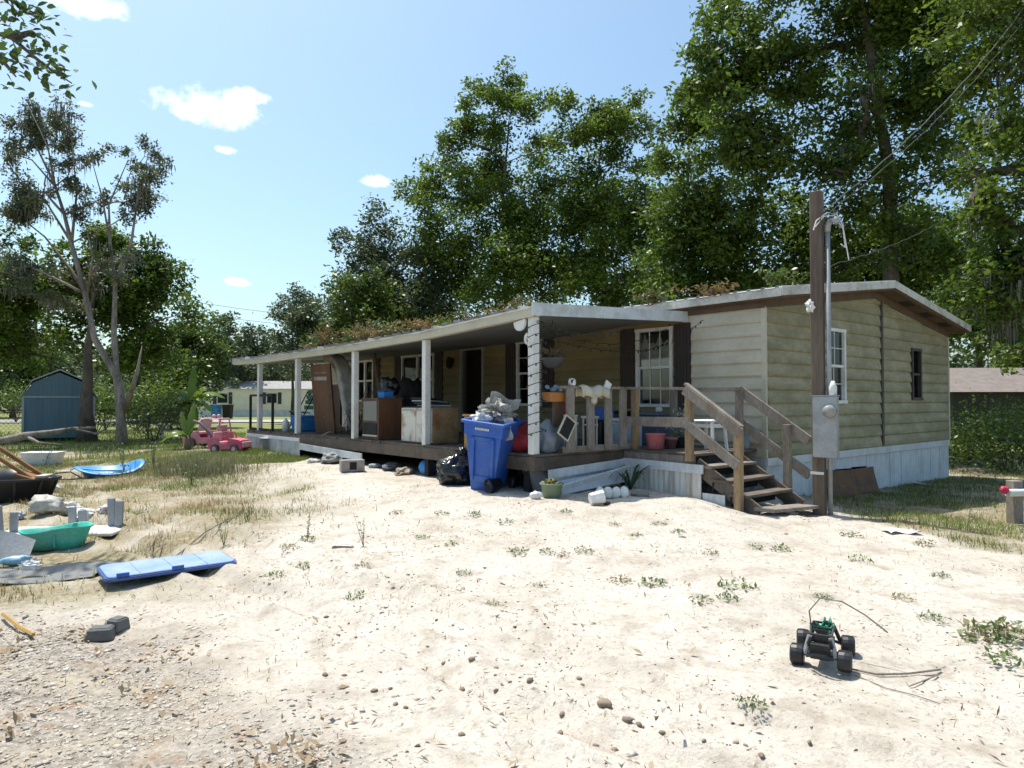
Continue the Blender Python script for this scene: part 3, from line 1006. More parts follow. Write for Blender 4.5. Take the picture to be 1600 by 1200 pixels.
# railings
RT = 1.715
sd = 1.30
MB().bar((sd, 2.98, RT), (sd, 1.38, RT), .09, .035).build('rail', M_grey, porch)
MB().bar((sd, 2.95, DECK + .05), (sd, 1.45, DECK + .05), .04, .085).build('rail', M_grey, porch)
for w in (2.86, 2.46, 2.09, 1.77):
    MB().box((sd - .045, w, (RT + DECK) / 2 + .02), (.036, .135, RT - DECK - .05), Matrix.Rotation(R(random.uniform(-1.5, 1.5)), 3, 'X')).build('baluster', M_grey, porch)
def post(t, w, z0, z1, s=.092, mat=None): return MB().box((t, w, (z0 + z1) / 2), (s, s, z1 - z0)).build('rail_post', mat or M_tan, porch, bevel=.004)
post(1.25, 1.50, DECK - .16, RT - .02)
post(.16, 1.68, DECK - .1, 1.68)
post(1.28, .52, DECK, RT - .02, mat=M_grey)
post(.16, .45, DECK - .2, 1.68, mat=M_grey)
pB = H(-.58, 1.68); pE = H(-.58, .45)
post(-.58, 1.68, g1(pB.x, pB.y) - .15, 1.2)
post(-.58, .45, g1(pE.x, pE.y) - .15, 1.2, mat=M_grey)
MB().bar((1.3, 1.68, RT), (.10, 1.68, RT - .02), .09, .036).build('rail', M_grey, porch)
MB().bar((1.3, 1.735, 1.23), (.10, 1.735, 1.235), .036, .135).build('rail', M_grey, porch)
MB().bar((1.5, .50, RT), (.10, .50, RT - .01), .09, .036).build('rail', M_grey, porch)
sl_ = (1.70 - 1.205) / (.16 + .58)
def srail(w, z_a, t_end, hh=.135): 
    a = (.2, w, z_a + .02); b = (t_end, w, z_a + .02 - sl_ * (.2 - t_end))
    return MB().bar(a, b, .037, hh).build('stair_rail', M_grey, porch, bevel=.003)
srail(1.735, 1.66, -.64); srail(1.735, 1.22, -.60)
srail(.385, 1.67, -.86); srail(.385, 1.2, -.86)
MB().bar((.2, 1.70, 1.66 + .1), (-.64, 1.70, 1.66 + .1 - sl_ * .84), .09, .03).build('stair_cap', M_grey, porch)
# steps
zs_ = [.64, .47, .305]
for i, z in enumerate(zs_):
    tc_ = .12 - .13 - .265 * i
    MB().box((tc_, 1.06, z), (.27, 1.14, .038)).build('step_tread', M_deck if i else M_grey, porch, bevel=.004)
    MB().box((tc_ + .12, 1.06, z - .09), (.02, 1.1, .13)).build('step_riser', M_dark, porch)
for w in (.52, 1.58):
    m = MB(); m.bar((.12, w, .66), (-.80, w, .10), .04, .2); m.build('stringer', M_deck, porch)
p = H(-.95, 1.0)
MB().box((-.90, 1.02, g1(p.x, p.y) + .075), (.26, 1.25, .04), Matrix.Rotation(R(3), 3, 'X')).build('step_tread', M_grey, porch)
# skirting of the landing, stained, and the panels that came loose beside the first post
M_dirty = pm('stained white skirting', (0.62, 0.60, 0.56), .5, .12, 6, .04, col2=(0.36, 0.31, 0.25), amount=.4, stretch=(1, 1, .12))
ps = MB(); ps.bar((1.34, 1.665, .625), (-.04, 1.665, .61), .025, .12); ps = ps.build('landing_skirting', M_skirt, porch)
tt_ = [1.33, .9, .45, 0.0]
for b, a in zip(tt_, tt_[1:]):
    p = H(a, 1.65); skirt_panel(a, b - .004, .57, g1(p.x, p.y) - .1, g1(p.x, p.y) - .1, 'front', ps, M_dirty, 1.652)
p = H(-.35, 1.66); skirt_panel(-.36, -.02, .30, g1(p.x, p.y) - .12, .16, 'front', ps, M_skirt, 1.652)
m = MB(); m.bar((1.33, 3.2, .54), (1.33, 1.68, .61), .02, .12); lo = m.build('loose_skirting', M_skirt, porch)
for wa, wb in ((2.62, 3.1), (2.15, 2.615), (1.69, 2.145)):
    p = H(1.35, wa); zb_ = g1(p.x, p.y) - .06
    vs_p = []; nr = 10
    for i_ in range(nr + 1):
        w_ = wa + (wb - wa) * i_ / nr; d_ = .008 * (i_ % 2)
        for zz_ in (zb_, .50 if wa > 2.6 else .55): vs_p += [(1.37 - d_, w_, zz_), (1.38 - d_, w_, zz_)]
    fs_p = []
    for i_ in range(nr):
        k_ = 4 * i_; fs_p += [(k_, k_ + 4, k_ + 6, k_ + 2), (k_ + 1, k_ + 3, k_ + 7, k_ + 5), (k_ + 2, k_ + 6, k_ + 7, k_ + 3)]
    MB().add(vs_p, fs_p).build('skirting_panel', M_skirt, lo)
def lp(u, v): return (1.31 - .10 * (1 - v), 3.05 - 1.35 * u, .30 + .17 * v + .1 * u * 0.5 - .1 * (1 - u) * .3)
MB().sheet(lp, 8, 2).build('loose_panel', M_skirt, lo, solid=.012)
def lp2(u, v): return (1.12 - .03 * v, 3.3 - 1.5 * u, .33 + .07 * v + .20 * u)
MB().sheet(lp2, 8, 2).build('loose_panel', M_skirt, lo, solid=.03)
# skirting at the far end of the deck front
lf = MB(); lf.bar((T0 + 7.5, WF + .015, .685), (T1 + .02, WF + .015, .685), .02, .07); lf = lf.build('front_skirting', M_skirt, porch)
M_gsk = pm('grey dirty skirting', (0.46, 0.49, 0.50), .6, .15, 4, .05, col2=(0.33, 0.33, 0.31))
tt_ = np.linspace(T0 + 7.5, T1, 6)
for a, b in zip(tt_, tt_[1:]):
    p = H(a, WF); skirt_panel(a, b - .01, .65, g1(p.x, p.y) - .1, g1(p.x, p.y) - .1, 'front', lf, M_gsk, WF + .01, ribs=6)
MB().bar((T0 + 7.35, WF + .08, .56), (T0 + 4.6, WF + .08, .50), .02, .13).build('hanging_board', M_cap, porch)
# dark frame rail at the far end
m = MB(); 
for a, b in (((T0 + 9.2, WF - .06, DECK), (T0 + 9.2, WF - .06, 1.67)), ((T0 + 10.64, WF - .06, DECK), (T0 + 10.64, WF - .06, 1.66)), ((T0 + 9.2, WF - .06, 1.66), (T0 + 10.64, WF - .06, 1.66)), ((T0 + 9.2, WF - .06, DECK + .03), (T0 + 10.64, WF - .06, DECK + .03))):
    m.bar(a, b, .05, .05)
m.build('end_rail', M_vent, porch)

# string of lights wound round the first post and slung to the window
sg = thing('string_lights', 'dark string of small lights wound round the corner post of the porch', 'string lights', H(T0 + .04, WF - .07, DECK), HANG)
pts = []; 
for k in range(96):
    a = k * 2 * math.pi / 8; z = .25 + k * .0163
    pts.append((.085 * max(min(1.3 * math.cos(a), 1), -1), .085 * max(min(1.3 * math.sin(a), 1), -1), z))
wire = MB().tube(pts, .0055, 4); 
bul = MB()
for k in range(2, 96, 3): 
    q = Vector(pts[k]); bul.box(q + Vector((q.x * .12, q.y * .12, -.015)), (.014, .014, .034))
M_wire = pm('dark green wire', (0.02, 0.03, 0.025), .5, .1, 30)
def swag(a, b, sag, n=22):
    a = Vector(a); b = Vector(b); out = []
    for k in range(n + 1):
        u = k / n; p = a.lerp(b, u); p.z -= sag * 4 * u * (1 - u) + .012 * math.sin(k * 2.3); out.append(p)
    return out
for a, b, sgg in (((0, 0, 1.78), (.35 - .0, -3.3, 1.93), .28), ((0, 0, 1.6), (.7, -3.3, 1.6), .1), ((.0, -.02, 1.8), (-.2, -1.5, 1.75), .12), ((.35, -3.3, 1.93), (-.0 + .3, -3.32, 2.0), .0), ((.68, -3.3, 1.62), (-.35, -3.32, 2.02), .06)):
    s_ = swag(a, b, sgg); wire.tube(s_, .006, 4)
    for q in s_[1::2]: bul.box(q + Vector((0, 0, -.022)), (.015, .015, .036))
wire.build('wire', M_wire, sg); bul.build('bulbs', M_wire, sg)['kind'] = 'stuff'
# ------------------------------------------------------------------ trees
M_bark = pm('grey oak bark', (0.15, 0.12, 0.095), .9, .3, 5, .8, col2=(0.08, 0.065, 0.05), stretch=(1, 1, .35), fine=30, dist=.03)
M_pale = pm('pale dead bark', (0.30, 0.26, 0.225), .9, .3, 4, .8, col2=(0.15, 0.125, 0.105), stretch=(1, 1, .3), fine=26, dist=.03)
L_oak = leaf_mat('live oak leaf', (0.022, 0.054, 0.010), (0.19, 0.285, 0.034), .45, .42, .4)
L_laurel = leaf_mat('laurel oak leaf', (0.026, 0.066, 0.011), (0.22, 0.31, 0.038), .45, .45, .4)
L_grey = leaf_mat('grey green leaf', (0.045, 0.075, 0.030), (0.13, 0.165, 0.065), .45, .3, .5)
L_bright = leaf_mat('bright young leaf', (0.035, 0.075, 0.012), (0.14, 0.20, 0.03), .4, .4, .5)
L_dry = leaf_mat('dry brown weed', (0.13, 0.085, 0.03), (0.26, 0.20, 0.08), .7, .3, .2)
L_moss = leaf_mat('hanging grey moss', (0.15, 0.145, 0.12), (0.30, 0.285, 0.24), .9, .3, .1)

def leaf_quads(P, L, rs, up=0.35, wid=0.5, droop=0.0):
    """one folded quad for every leaf"""
    n = len(P)
    a = rs.normal(size=(n, 3)); a[:, 2] = a[:, 2] * .7 - droop
    a /= np.linalg.norm(a, axis=1, keepdims=True)
    nn_ = rs.normal(size=(n, 3)); nn_[:, 2] = np.abs(nn_[:, 2]) + up
    b = np.cross(a, nn_); b /= np.linalg.norm(b, axis=1, keepdims=True) + 1e-9
    c = np.cross(b, a)
    L = (L * rs.uniform(.5, 1.5, size=(n, 1)))
    v0 = P; v2 = P + a * L
    v1 = P + a * L * .5 + b * L * wid * .5 + c * L * .06
    v3 = P + a * L * .5 - b * L * wid * .5 + c * L * .06
    V = np.stack([v0, v1, v2, v3], 1).reshape(-1, 3)
    return V, np.arange(n * 4).reshape(-1, 4)

def tree(name, label, trunk, blobs, r0=.3, leaf=L_oak, bark=M_bark, size=.17, dens=620, seed=1, group=None, sub=11, spread=.36, moss=0, cat='tree', twig=True, fill=1.25, lush=1.6, grow=1.07):
    rs = np.random.default_rng(seed); rd = random.Random(seed)
    base = Vector(trunk[0])
    root = thing(name, label, cat, base, 0, group)
    nodes = []; par = []
    ext = []
    for k in range(int(len(blobs) * fill)):
        (c1, r1), (c2, r2) = rd.sample(blobs, 2)
        near = sorted(blobs, key=lambda q: (Vector(q[0]) - Vector(c1)).length)[1:5]
        c2, r2 = rd.choice(near) if near else (c2, r2)
        rr_ = (r1 + r2) / 2 * .8
        ext.append((Vector(c1).lerp(Vector(c2), rd.uniform(.3, .7)) + Vector((0, rd.uniform(-1, 1) * rr_ * 1.3, rd.uniform(-.3, .2) * rr_)), rr_))
    blobs = [(c_, r_ * grow) for c_, r_ in list(blobs) + ext]
    dens = dens * lush
    # trunk path, smoothed
    tp = []
    for i in range(len(trunk) - 1):
        a, b = Vector(trunk[i]), Vector(trunk[i + 1]); n = max(int((b - a).length / .9), 1)
        for k in range(n): tp.append(a.lerp(b, k / n) + Vector((rd.uniform(-.05, .05), rd.uniform(-.05, .05), 0)) * (1 if (i or k) else 0))
    tp.append(Vector(trunk[-1]))
    for i, p in enumerate(tp): nodes.append(p); par.append(i - 1)
    chains = [list(range(len(tp)))]
    tips = []
    low = tp[min(len(tp) - 1, max(1, len(tp) // 3))].z
    for (c, r) in sorted(blobs, key=lambda q: (Vector(q[0]) - tp[-1]).length):
        c = Vector(c)
        best, bi = 1e9, 0
        for i, q in enumerate(nodes):
            if q.z < low and len(nodes) > 4: continue
            d = (q - c).length + max(0, q.z - c.z + .3) * 1.2
            if d < best: best, bi = d, i
        s = nodes[bi]; ch = [bi]; n = max(int((c - s).length / .8), 2)
        side = Vector((rd.uniform(-1, 1), rd.uniform(-1, 1), rd.uniform(-.2, .5))) * (c - s).length * .12
        for k in range(1, n + 1):
            u = k / n; p = s.lerp(c, u) + side * math.sin(u * math.pi)
            nodes.append(p); par.append(ch[-1]); ch.append(len(nodes) - 1)
        chains.append(ch); ci = len(nodes) - 1
        for k in range(sub):
            d = Vector(rs.normal(size=3)); d.normalize(); d = Vector((d.x, d.y, d.z * .85)) * r * rd.uniform(.45, 1.0)
            if twig:
                nodes.append(c + d * .55 + Vector((0, 0, .05))); par.append(ci); nodes.append(c + d); par.append(len(nodes) - 2)
                chains.append([ci, len(nodes) - 2, len(nodes) - 1])
            tips.append((c + d, r * spread * rd.uniform(.7, 1.25), dens * r * r / sub))
    cnt = [0] * len(nodes)
    for ch in chains[1:]:
        i = ch[-1]
        while i >= 0: cnt[i] += 1; i = par[i]
    top = max(cnt[0], 1)
    rad = [r0 * .62 * (max(c_, .35) / top) ** .6 for c_ in cnt]
    m = MB()
    for j, ch in enumerate(chains):
        rr = [max(rad[i] if (k or j == 0) else min(rad[i], rad[ch[1]] * 1.25), .012) for k, i in enumerate(ch)]
        if j == 0:
            rr = [min(q_, r0 * .62 * (1 - .93 * k_ / (len(rr) - 1)) + .015) for k_, q_ in enumerate(rr)]
            tr_ = dict(zip(ch, rr)); rr[0] *= 1.55
            if len(rr) > 1: rr[1] *= 1.1
        else:
            lim = tr_[ch[0]] * .72 if ch[0] in tr_ else r0 * .35
            rr = [min(q_, max(lim, .012)) for q_ in rr]; rr[-1] = max(rr[-1] * .4, .008)
        m.tube([nodes[i] - base for i in ch], rr, 9 if j == 0 else (6 if rr[0] > .05 else 4), cap=True)
    m.build('trunk', bark, root, smooth=True)
    if tips:
        Ps = []
        for c, r, n in tips:
            n = int(n); 
            g = np.clip(rs.normal(size=(n, 3)), -1.9, 1.9) * r * np.array([.64, .64, .52]); Ps.append(g + np.array(c - base))
        P = np.concatenate(Ps)
        V, Fq = leaf_quads(P, size, rs)
        cr = fastmesh('crown', V, Fq, leaf, root); cr['kind'] = 'stuff'
    if moss:
        mv = []; mf = []
        for k in range(moss):
            i = rd.randrange(len(nodes)); p = nodes[i] - base
            if p.z < 3: continue
            big_ = rd.uniform(.3, 1.0)
            for q in range(rd.randint(6, 22)):
                x, y = rd.gauss(0, .16), rd.gauss(0, .16); Lm = big_ * rd.uniform(.15, 1.2) * math.exp(-(x * x + y * y) * 8); wd = rd.uniform(.008, .025); an = rd.uniform(0, 3.14)
                dx, dy = math.cos(an) * wd, math.sin(an) * wd; n0 = len(mv)
                mv += [(p.x + x - dx, p.y + y - dy, p.z), (p.x + x + dx, p.y + y + dy, p.z), (p.x + x * 1.2 + dx * .6, p.y + y + dy * .6, p.z - Lm * .6), (p.x + x * 1.1, p.y + y * 1.1, p.z - Lm)]
                mf += [(n0, n0 + 1, n0 + 2, n0 + 3)]
        if mf:
            o = fastmesh('hanging_moss', np.array(mv), np.array(mf), L_moss, root); o['kind'] = 'stuff'
    return root

def blobs_px(lst, depth, jit=1.2, seed=0):
    rd = random.Random(seed + int(depth * 10)); out = []
    for px, py, r in lst:
        d = depth + rd.uniform(-jit, jit); out.append((at(px, py, d), r * d / F))
    return out
def gbase(px, depth): 
    d = pix_dir(px, 640); x = d.x / d.y * depth; return Vector((x, depth, g1(x, depth) - .15))
def trunk_px(base_px, depth, pts):
    out = [gbase(base_px, depth)]
    for px, py in pts: out.append(at(px, py, depth))
    return out

def T(name, label, bpx, depth, trunk, bl, jit=1.4, **kw):
    return tree(name, label, trunk_px(bpx, depth, trunk), blobs_px(bl, depth, jit, kw.get('seed', 0)), **kw)

GB = 'trees behind the mobile home'
T('oak_tree', 'tall dark oak with ragged double top behind the middle of the porch roof', 795, 32, [(790, 420), (785, 300), (795, 190)],
  [(740, 140, 24), (800, 118, 26), (852, 158, 18), (722, 192, 22), (800, 180, 34), (765, 235, 42), (845, 240, 40), (690, 270, 34), (745, 300, 50), (820, 310, 55), (650, 300, 26), (668, 350, 46), (740, 380, 60), (830, 385, 60), (690, 430, 60), (780, 450, 65), (860, 450, 60)],
  r0=.34, seed=3, group=None, leaf=L_laurel, dens=640)
T('oak_tree', 'dark oak with several pointed tops, standing just beside the tallest double-topped oak', 940, 30, [(945, 430), (930, 310), (940, 220)],
  [(886, 165, 26), (935, 185, 28), (992, 152, 18), (985, 200, 32), (895, 220, 40), (950, 255, 42), (1015, 250, 28), (905, 300, 50), (975, 320, 46), (900, 380, 60), (970, 390, 56), (930, 450, 65), (1010, 440, 55), (1010, 340, 36)],
  r0=.3, seed=4, leaf=L_laurel, dens=640)
T('oak_tree', 'leafy oak with glossy crown rising above the gutter end of the main roof', 1090, 25, [(1085, 400), (1075, 290), (1075, 200)],
  [(1072, 142, 26), (1060, 200, 34), (1105, 195, 40), (1045, 262, 36), (1110, 275, 50), (1060, 335, 52), (1140, 330, 56), (1035, 420, 55), (1110, 410, 62), (1180, 410, 60), (1060, 460, 50), (1150, 470, 55)],
  r0=.28, seed=5, leaf=L_oak, dens=700)
T('oak_tree', 'huge spreading live oak with thick forked trunk behind the gable end', 1392, 22, [(1390, 420), (1388, 250), (1365, 120), (1345, -20), (1330, -200)],
  [(1108, 70, 40), (1150, 20, 55), (1130, 130, 45), (1200, 85, 60), (1180, 180, 52), (1120, 195, 36), (1255, 150, 56), (1240, 235, 50), (1310, 70, 66), (1310, 190, 44), (1430, 60, 60), (1470, 10, 60), (1345, -70, 110), (1220, -50, 80), (1450, -90, 100), (1445, 170, 46), (1290, 265, 45), (1250, -140, 100), (1400, -190, 110), (1180, 265, 40), (1405, 120, 50), (1475, 190, 50), (1500, 60, 55), (1380, 30, 60), (1350, 150, 44), (1340, 245, 44), (1430, 262, 44), (1490, 262, 48), (1388, 330, 46), (1400, 400, 44)],
  r0=.5, seed=6, leaf=L_oak, dens=600, moss=40)
T('oak_tree', 'low bushy oak filling the space under the huge live oak', 1330, 24.5, [(1325, 470), (1320, 380)],
  [(1235, 325, 50), (1310, 330, 50), (1400, 345, 56), (1240, 400, 56), (1330, 400, 60), (1430, 410, 55), (1490, 370, 55), (1500, 440, 60), (1390, 460, 60), (1280, 460, 60)],
  r0=.22, seed=7, leaf=L_oak, dens=640)
T('oak_tree', 'broad oak hung with grey moss beside the home, its branches low', 1640, 15.5, [(1640, 520), (1635, 380), (1630, 200), (1630, 0), (1640, -200)],
  [(1560, 40, 66), (1590, 130, 60), (1530, 110, 46), (1545, 215, 52), (1590, 260, 60), (1525, 300, 46), (1575, 345, 50), (1550, 420, 48), (1600, 440, 56), (1640, 60, 80), (1660, 200, 80), (1660, 340, 80), (1540, -60, 90), (1640, -120, 110), (1570, 500, 40), (1535, 545, 26), (1590, 555, 30), (1520, 480, 34), (1700, 120, 100), (1720, 300, 90)],
  r0=.34, seed=8, leaf=L_laurel, dens=560, moss=60, size=.14)
T('oak_tree', 'dense dark tree behind the shaded roof of the neighbouring building', 1530, 38, [(1530, 500), (1530, 420)],
  [(1480, 430, 60), (1540, 400, 66), (1600, 450, 66), (1500, 510, 60), (1570, 520, 60), (1640, 500, 70), (1640, 580, 60), (1440, 500, 50), (1620, 620, 50)],
  r0=.4, seed=9, leaf=L_oak, dens=380, size=.2)
T('oak_tree', 'yellow green tree rising over the weedy stretch of porch roof', 610, 33, [(605, 480), (600, 420)],
  [(528, 372, 22), (552, 412, 34), (600, 350, 36), (610, 410, 46), (655, 420, 52), (560, 465, 44), (630, 480, 56), (700, 480, 56), (535, 500, 36), (600, 520, 50), (660, 530, 50)],
  r0=.24, seed=10, leaf=L_grey, dens=560)
T('oak_tree', 'bright leafy tree in front of the far grey green one, above the weedy porch roof', 570, 29.5, [(570, 530), (570, 470)],
  [(540, 455, 30), (580, 450, 34), (560, 500, 40), (610, 500, 40), (520, 530, 34), (640, 520, 36)], r0=.16, seed=11, leaf=L_bright, dens=600)
T('slender_tree', 'slender upright tree beyond the far end of the porch', 458, 42, [(458, 540), (456, 480)],
  [(456, 462, 20), (440, 490, 24), (470, 500, 26), (445, 525, 28), (490, 490, 26), (505, 520, 32), (480, 540, 30), (450, 560, 32)], r0=.16, seed=12, leaf=L_grey, dens=480, size=.18)
GF = 'far trees beyond the street'
for i, (px, dep, bl) in enumerate([(395, 75, [(395, 530, 26), (375, 545, 22), (415, 545, 26), (395, 570, 30), (360, 580, 26), (430, 580, 28)]),
                                   (350, 66, [(345, 510, 24), (362, 540, 26), (335, 540, 28), (350, 570, 34), (375, 590, 28), (320, 580, 34)]),
                                   (20, 60, [(15, 545, 40), (60, 560, 40), (-30, 540, 50), (30, 590, 40), (90, 590, 36), (-20, 590, 46)]),
                                   (230, 46, [(230, 560, 40), (200, 590, 36), (260, 590, 36), (170, 570, 40), (290, 600, 34), (240, 625, 30), (275, 628, 26), (200, 630, 28)]), (440, 80, [(440, 575, 26), (470, 590, 26), (410, 590, 28), (380, 600, 24), (340, 600, 24), (500, 590, 26)])]):
    T('far_tree', ['hazy green tree far off behind the pale yellow trailer', 'hazy rounded tree far off, between the yellow trailer and the bright green tree', 'far green tree beyond the wire fence and blue shed', 'far green tree seen past the pale forked trunk', 'low wide tree right behind the roof of the yellow trailer'][i], px, dep, [(px, 600), (px, 570)], bl, r0=.3, seed=20 + i, leaf=L_grey, dens=170, size=.36, group=GF, jit=3)
T('oak_tree', 'bright green maple-like tree between the mossy tree and the far yellow house', 290, 36, [(288, 620), (285, 560)],
  [(268, 528, 34), (306, 518, 34), (330, 555, 32), (250, 570, 30), (296, 580, 36), (326, 600, 26), (262, 610, 28)], r0=.2, seed=31, leaf=L_bright, dens=480, size=.2)
tree('oak_tree', 'wide dark oak shading the blue shed', trunk_px(138, 24, [(138, 590), (142, 500), (150, 420)]), blobs_px([(60, 520, 50), (120, 440, 50), (55, 445, 44), (180, 400, 40), (225, 450, 48), (150, 500, 60), (262, 440, 40), (285, 490, 34), (225, 520, 54), (25, 550, 40), (15, 480, 40), (160, 372, 30), (228, 395, 32), (270, 540, 34), (200, 570, 46), (-20, 520, 60), (-10, 430, 50), (30, 380, 26)], 25.6, 1.6, 32),
  r0=.38, seed=32, leaf=L_oak, dens=620, moss=30)
# the half dead tree with pale forked trunk
tb = trunk_px(192, 22.5, [(190, 650), (186, 600), (150, 530), (136, 460), (112, 380), (85, 290), (50, 215)])
dead = tree('half_dead_tree', 'half dead tree with pale forked trunk, sparse leaves and hanging moss', tb,
     blobs_px([(28, 195, 14), (100, 178, 16), (102, 215, 16), (62, 225, 20), (228, 232, 15), (250, 258, 13), (215, 300, 18), (150, 315, 14), (10, 335, 18), (18, 405, 20), (200, 335, 13), (30, 285, 16),
               (60, 335, 15), (120, 300, 12), (155, 425, 13), (90, 425, 15), (185, 430, 12), (205, 405, 12), (125, 480, 13), (35, 450, 16), (120, 250, 9), (8, 250, 14), (45, 165, 10), (75, 190, 12), (85, 260, 12), (190, 290, 10), (145, 245, 9), (240, 310, 12), (70, 300, 12), (130, 345, 12), (235, 275, 14), (170, 235, 8), (40, 330, 16), (160, 400, 12)], 22.5, .8, 4),
     r0=.21, seed=33, leaf=leaf_mat('sparse grey green leaf', (0.06, 0.085, 0.035), (0.17, 0.20, 0.09), .5, .35), bark=M_pale, dens=2100, size=.095, moss=80, sub=8, fill=1.3, lush=1.0, grow=1.5)
m = MB(); b0 = tb[0]
def limb(pts, rads): m.tube([at(x, y, 22.5 + dz) - b0 for x, y, dz in pts], rads, 8)
limb([(188, 655, 0), (182, 590, .1), (178, 520, .2), (180, 450, .2), (172, 380, .3), (170, 320, .3), (200, 250, .3)], [.13, .105, .09, .07, .05, .03, .012])
limb([(180, 450, .2), (205, 380, 0), (215, 310, 0), (232, 240, 0)], [.065, .045, .03, .012])
limb([(196, 640, 0), (215, 580, -.3), (222, 540, -.3)], [.1, .06, .012])
limb([(136, 460, 0), (110, 420, .5), (70, 370, .6), (20, 330, .6)], [.06, .045, .03, .012])
limb([(112, 380, 0), (120, 300, -.2), (110, 200, -.2)], [.05, .03, .01])
limb([(85, 290, 0), (50, 250, .3), (8, 235, .4)], [.035, .022, .008])
limb([(85, 290, 0), (75, 230, -.3), (44, 165, -.4)], [.035, .022, .008])
limb([(112, 380, 0), (75, 320, .4), (5, 255, .6)], [.045, .03, .01])
limb([(172, 380, .3), (160, 310, .4), (142, 245, .3)], [.04, .025, .008])
limb([(215, 310, 0), (235, 285, .2), (252, 258, .3)], [.03, .02, .008])
limb([(136, 460, 0), (145, 400, -.4), (132, 345, -.5)], [.05, .03, .01])
m.build('limb', M_pale, dead, smooth=True)
# near tree mostly outside the picture whose leafy branch hangs into view
nb = Vector((-10.2, 8.6, g1(-10.2, 8.6) - .1))
nt_ = thing('overhanging_tree', 'near tree whose broad-leaved branch hangs in against the sky', 'tree', nb)
m = MB()
m.tube([(0, 0, 0), (.1, .05, 2.2), (.3, 0, 4.5), (.5, 0, 6.5), (.4, .1, 8.5)], [.3, .22, .19, .14, .05], 10)
def brp(px, py, d): return at(px, py, d) - nb
brs = [[(.4, 0, 5.6), brp(-140, 40, 8.4), brp(-40, 40, 8.2), brp(20, 60, 8), brp(60, 95, 8), brp(112, 130, 8)],
       [(.5, 0, 6.4), brp(-120, -60, 8.6), brp(-10, -20, 8.4), brp(30, 10, 8.3), brp(58, 22, 8.3)], [brp(-40, 40, 8.2), brp(0, 90, 8), brp(25, 120, 7.9)],
       [brp(20, 60, 8), brp(50, 50, 8.2), brp(68, 62, 8.2)], [(.5, .1, 6.8), brp(-200, -100, 9), brp(-90, -110, 9)]]
for b in brs: m.tube(b, list(np.linspace(.05, .008, len(b))), 6)
m.build('trunk', M_bark, nt_, smooth=True)
lfm = MB(); lfm.add([(0, 0, 0), (.026, .03, .006), (.03, .065, .004), (0, .115, -.008), (-.03, .065, .004), (-.026, .03, .006), (0, .05, -.004)], [(0, 1, 6), (1, 2, 6), (2, 3, 6), (3, 4, 6), (4, 5, 6), (5, 0, 6)])
lme = lfm.mesh('leaf'); lme.materials.append(leaf_mat('broad oak leaf', (0.03, 0.065, 0.014), (0.10, 0.16, 0.035), .4, .4))
rd = random.Random(8)
spots = []
for b, w in zip(brs[:4], (110, 90, 40, 40)):
    for k in range(w):
        u = rd.uniform(.42, 1) * (len(b) - 1); i = min(int(u), len(b) - 2); p = Vector(b[i]).lerp(Vector(b[i + 1]), u - i); sg_ = .30 * (1.15 - u / (len(b) - 1)) + .05
        spots.append(p + Vector((max(-1.3 * sg_, min(1.3 * sg_, rd.gauss(0, sg_))), rd.gauss(0, sg_), max(-1.2 * sg_, min(1.2 * sg_, rd.gauss(0, sg_ * .9))))))
for p in spots: link('leaf', lme, None, nt_, p, (rd.uniform(-1, 1), rd.uniform(-1, 1), rd.uniform(0, 6.28))).scale = [rd.uniform(.75, 1.25)] * 3
# wood far beyond, closing the horizon
rs = np.random.default_rng(77); Ps = []
for k in range(420):
    a = rs.uniform(-1.1, 1.1); d = rs.uniform(95, 150); r = rs.uniform(2, 4.5); x, y = math.sin(a) * d, math.cos(a) * d
    z = rs.uniform(0, 6.5) 
    Ps.append(rs.normal(size=(130, 3)) * np.array([r, r, r * .7]) * .6 + np.array([x, y, z + 1.2]))
V, Fq = leaf_quads(np.concatenate(Ps), .9, rs)
o = fastmesh('distant_wood', V, Fq, leaf_mat('distant leaf', (0.03, 0.055, 0.02), (0.09, 0.125, 0.045), .6, .3)); tag(o, 'hazy wood closing the view beyond the street', 'wood', kind='stuff')
# shrubs
def shrub(name, label, px, py, r, depth, leaf, n=900, size=.09, seed=0, group=None, hgt=1.0):
    rs = np.random.default_rng(seed); b = gp(px, py) if depth is None else gbase(px, depth)
    root = thing(name, label, 'shrub', b, 0, group)
    m = MB(); P = []
    for k in range(12):
        a = rs.uniform(0, 6.28); q = Vector((math.cos(a) * r * rs.uniform(.2, .9), math.sin(a) * r * rs.uniform(.2, .9), hgt * rs.uniform(.5, 1)))
        m.tube([(0, 0, -.05), q * .5 + Vector((0, 0, .1)), q], [.015, .01, .005], 4)
        P.append(rs.normal(size=(n // 12, 3)) * np.array([.3, .3, .22]) * r + np.array(q) * rs.uniform(.7, 1.05, size=(n // 12, 1)))
    m.build('stem', M_bark, root)
    V, Fq = leaf_quads(np.concatenate(P), size, rs); o = fastmesh('foliage', V, Fq, leaf, root); o['kind'] = 'stuff'
    return root
shrub('sunlit_shrub', 'sunlit leafy shrub by the lawn behind the corner of the home', 1575, None, 1.5, 16.5, L_bright, 2600, .1, 1, hgt=1.3)
shrub('dark_shrub', 'dark shrub in the shade close behind the corner of the home', 1508, None, 1.3, 18.5, L_oak, 2200, .1, 2, hgt=1.3)
shrub('dark_shrub', 'dark shrub against the wall of the neighbouring building', 1640, None, 1.6, 22, L_oak, 2200, .12, 3, hgt=1.8)
shrub('yard_shrub', 'tall scrubby shrub between the half dead tree and the banana plants', 240, 692, 1.1, None, L_grey, 1800, .09, 4, hgt=1.5)
shrub('yard_shrub', 'dark leafy shrub growing at the foot of the banana plants', 268, 670, 1.2, None, L_oak, 1500, .1, 5, hgt=1.5)
shrub('shade_shrub', 'dark shrub in the shade behind the pale forked trunk', 165, 672, 1.5, None, L_oak, 2000, .12, 7, hgt=2.0)
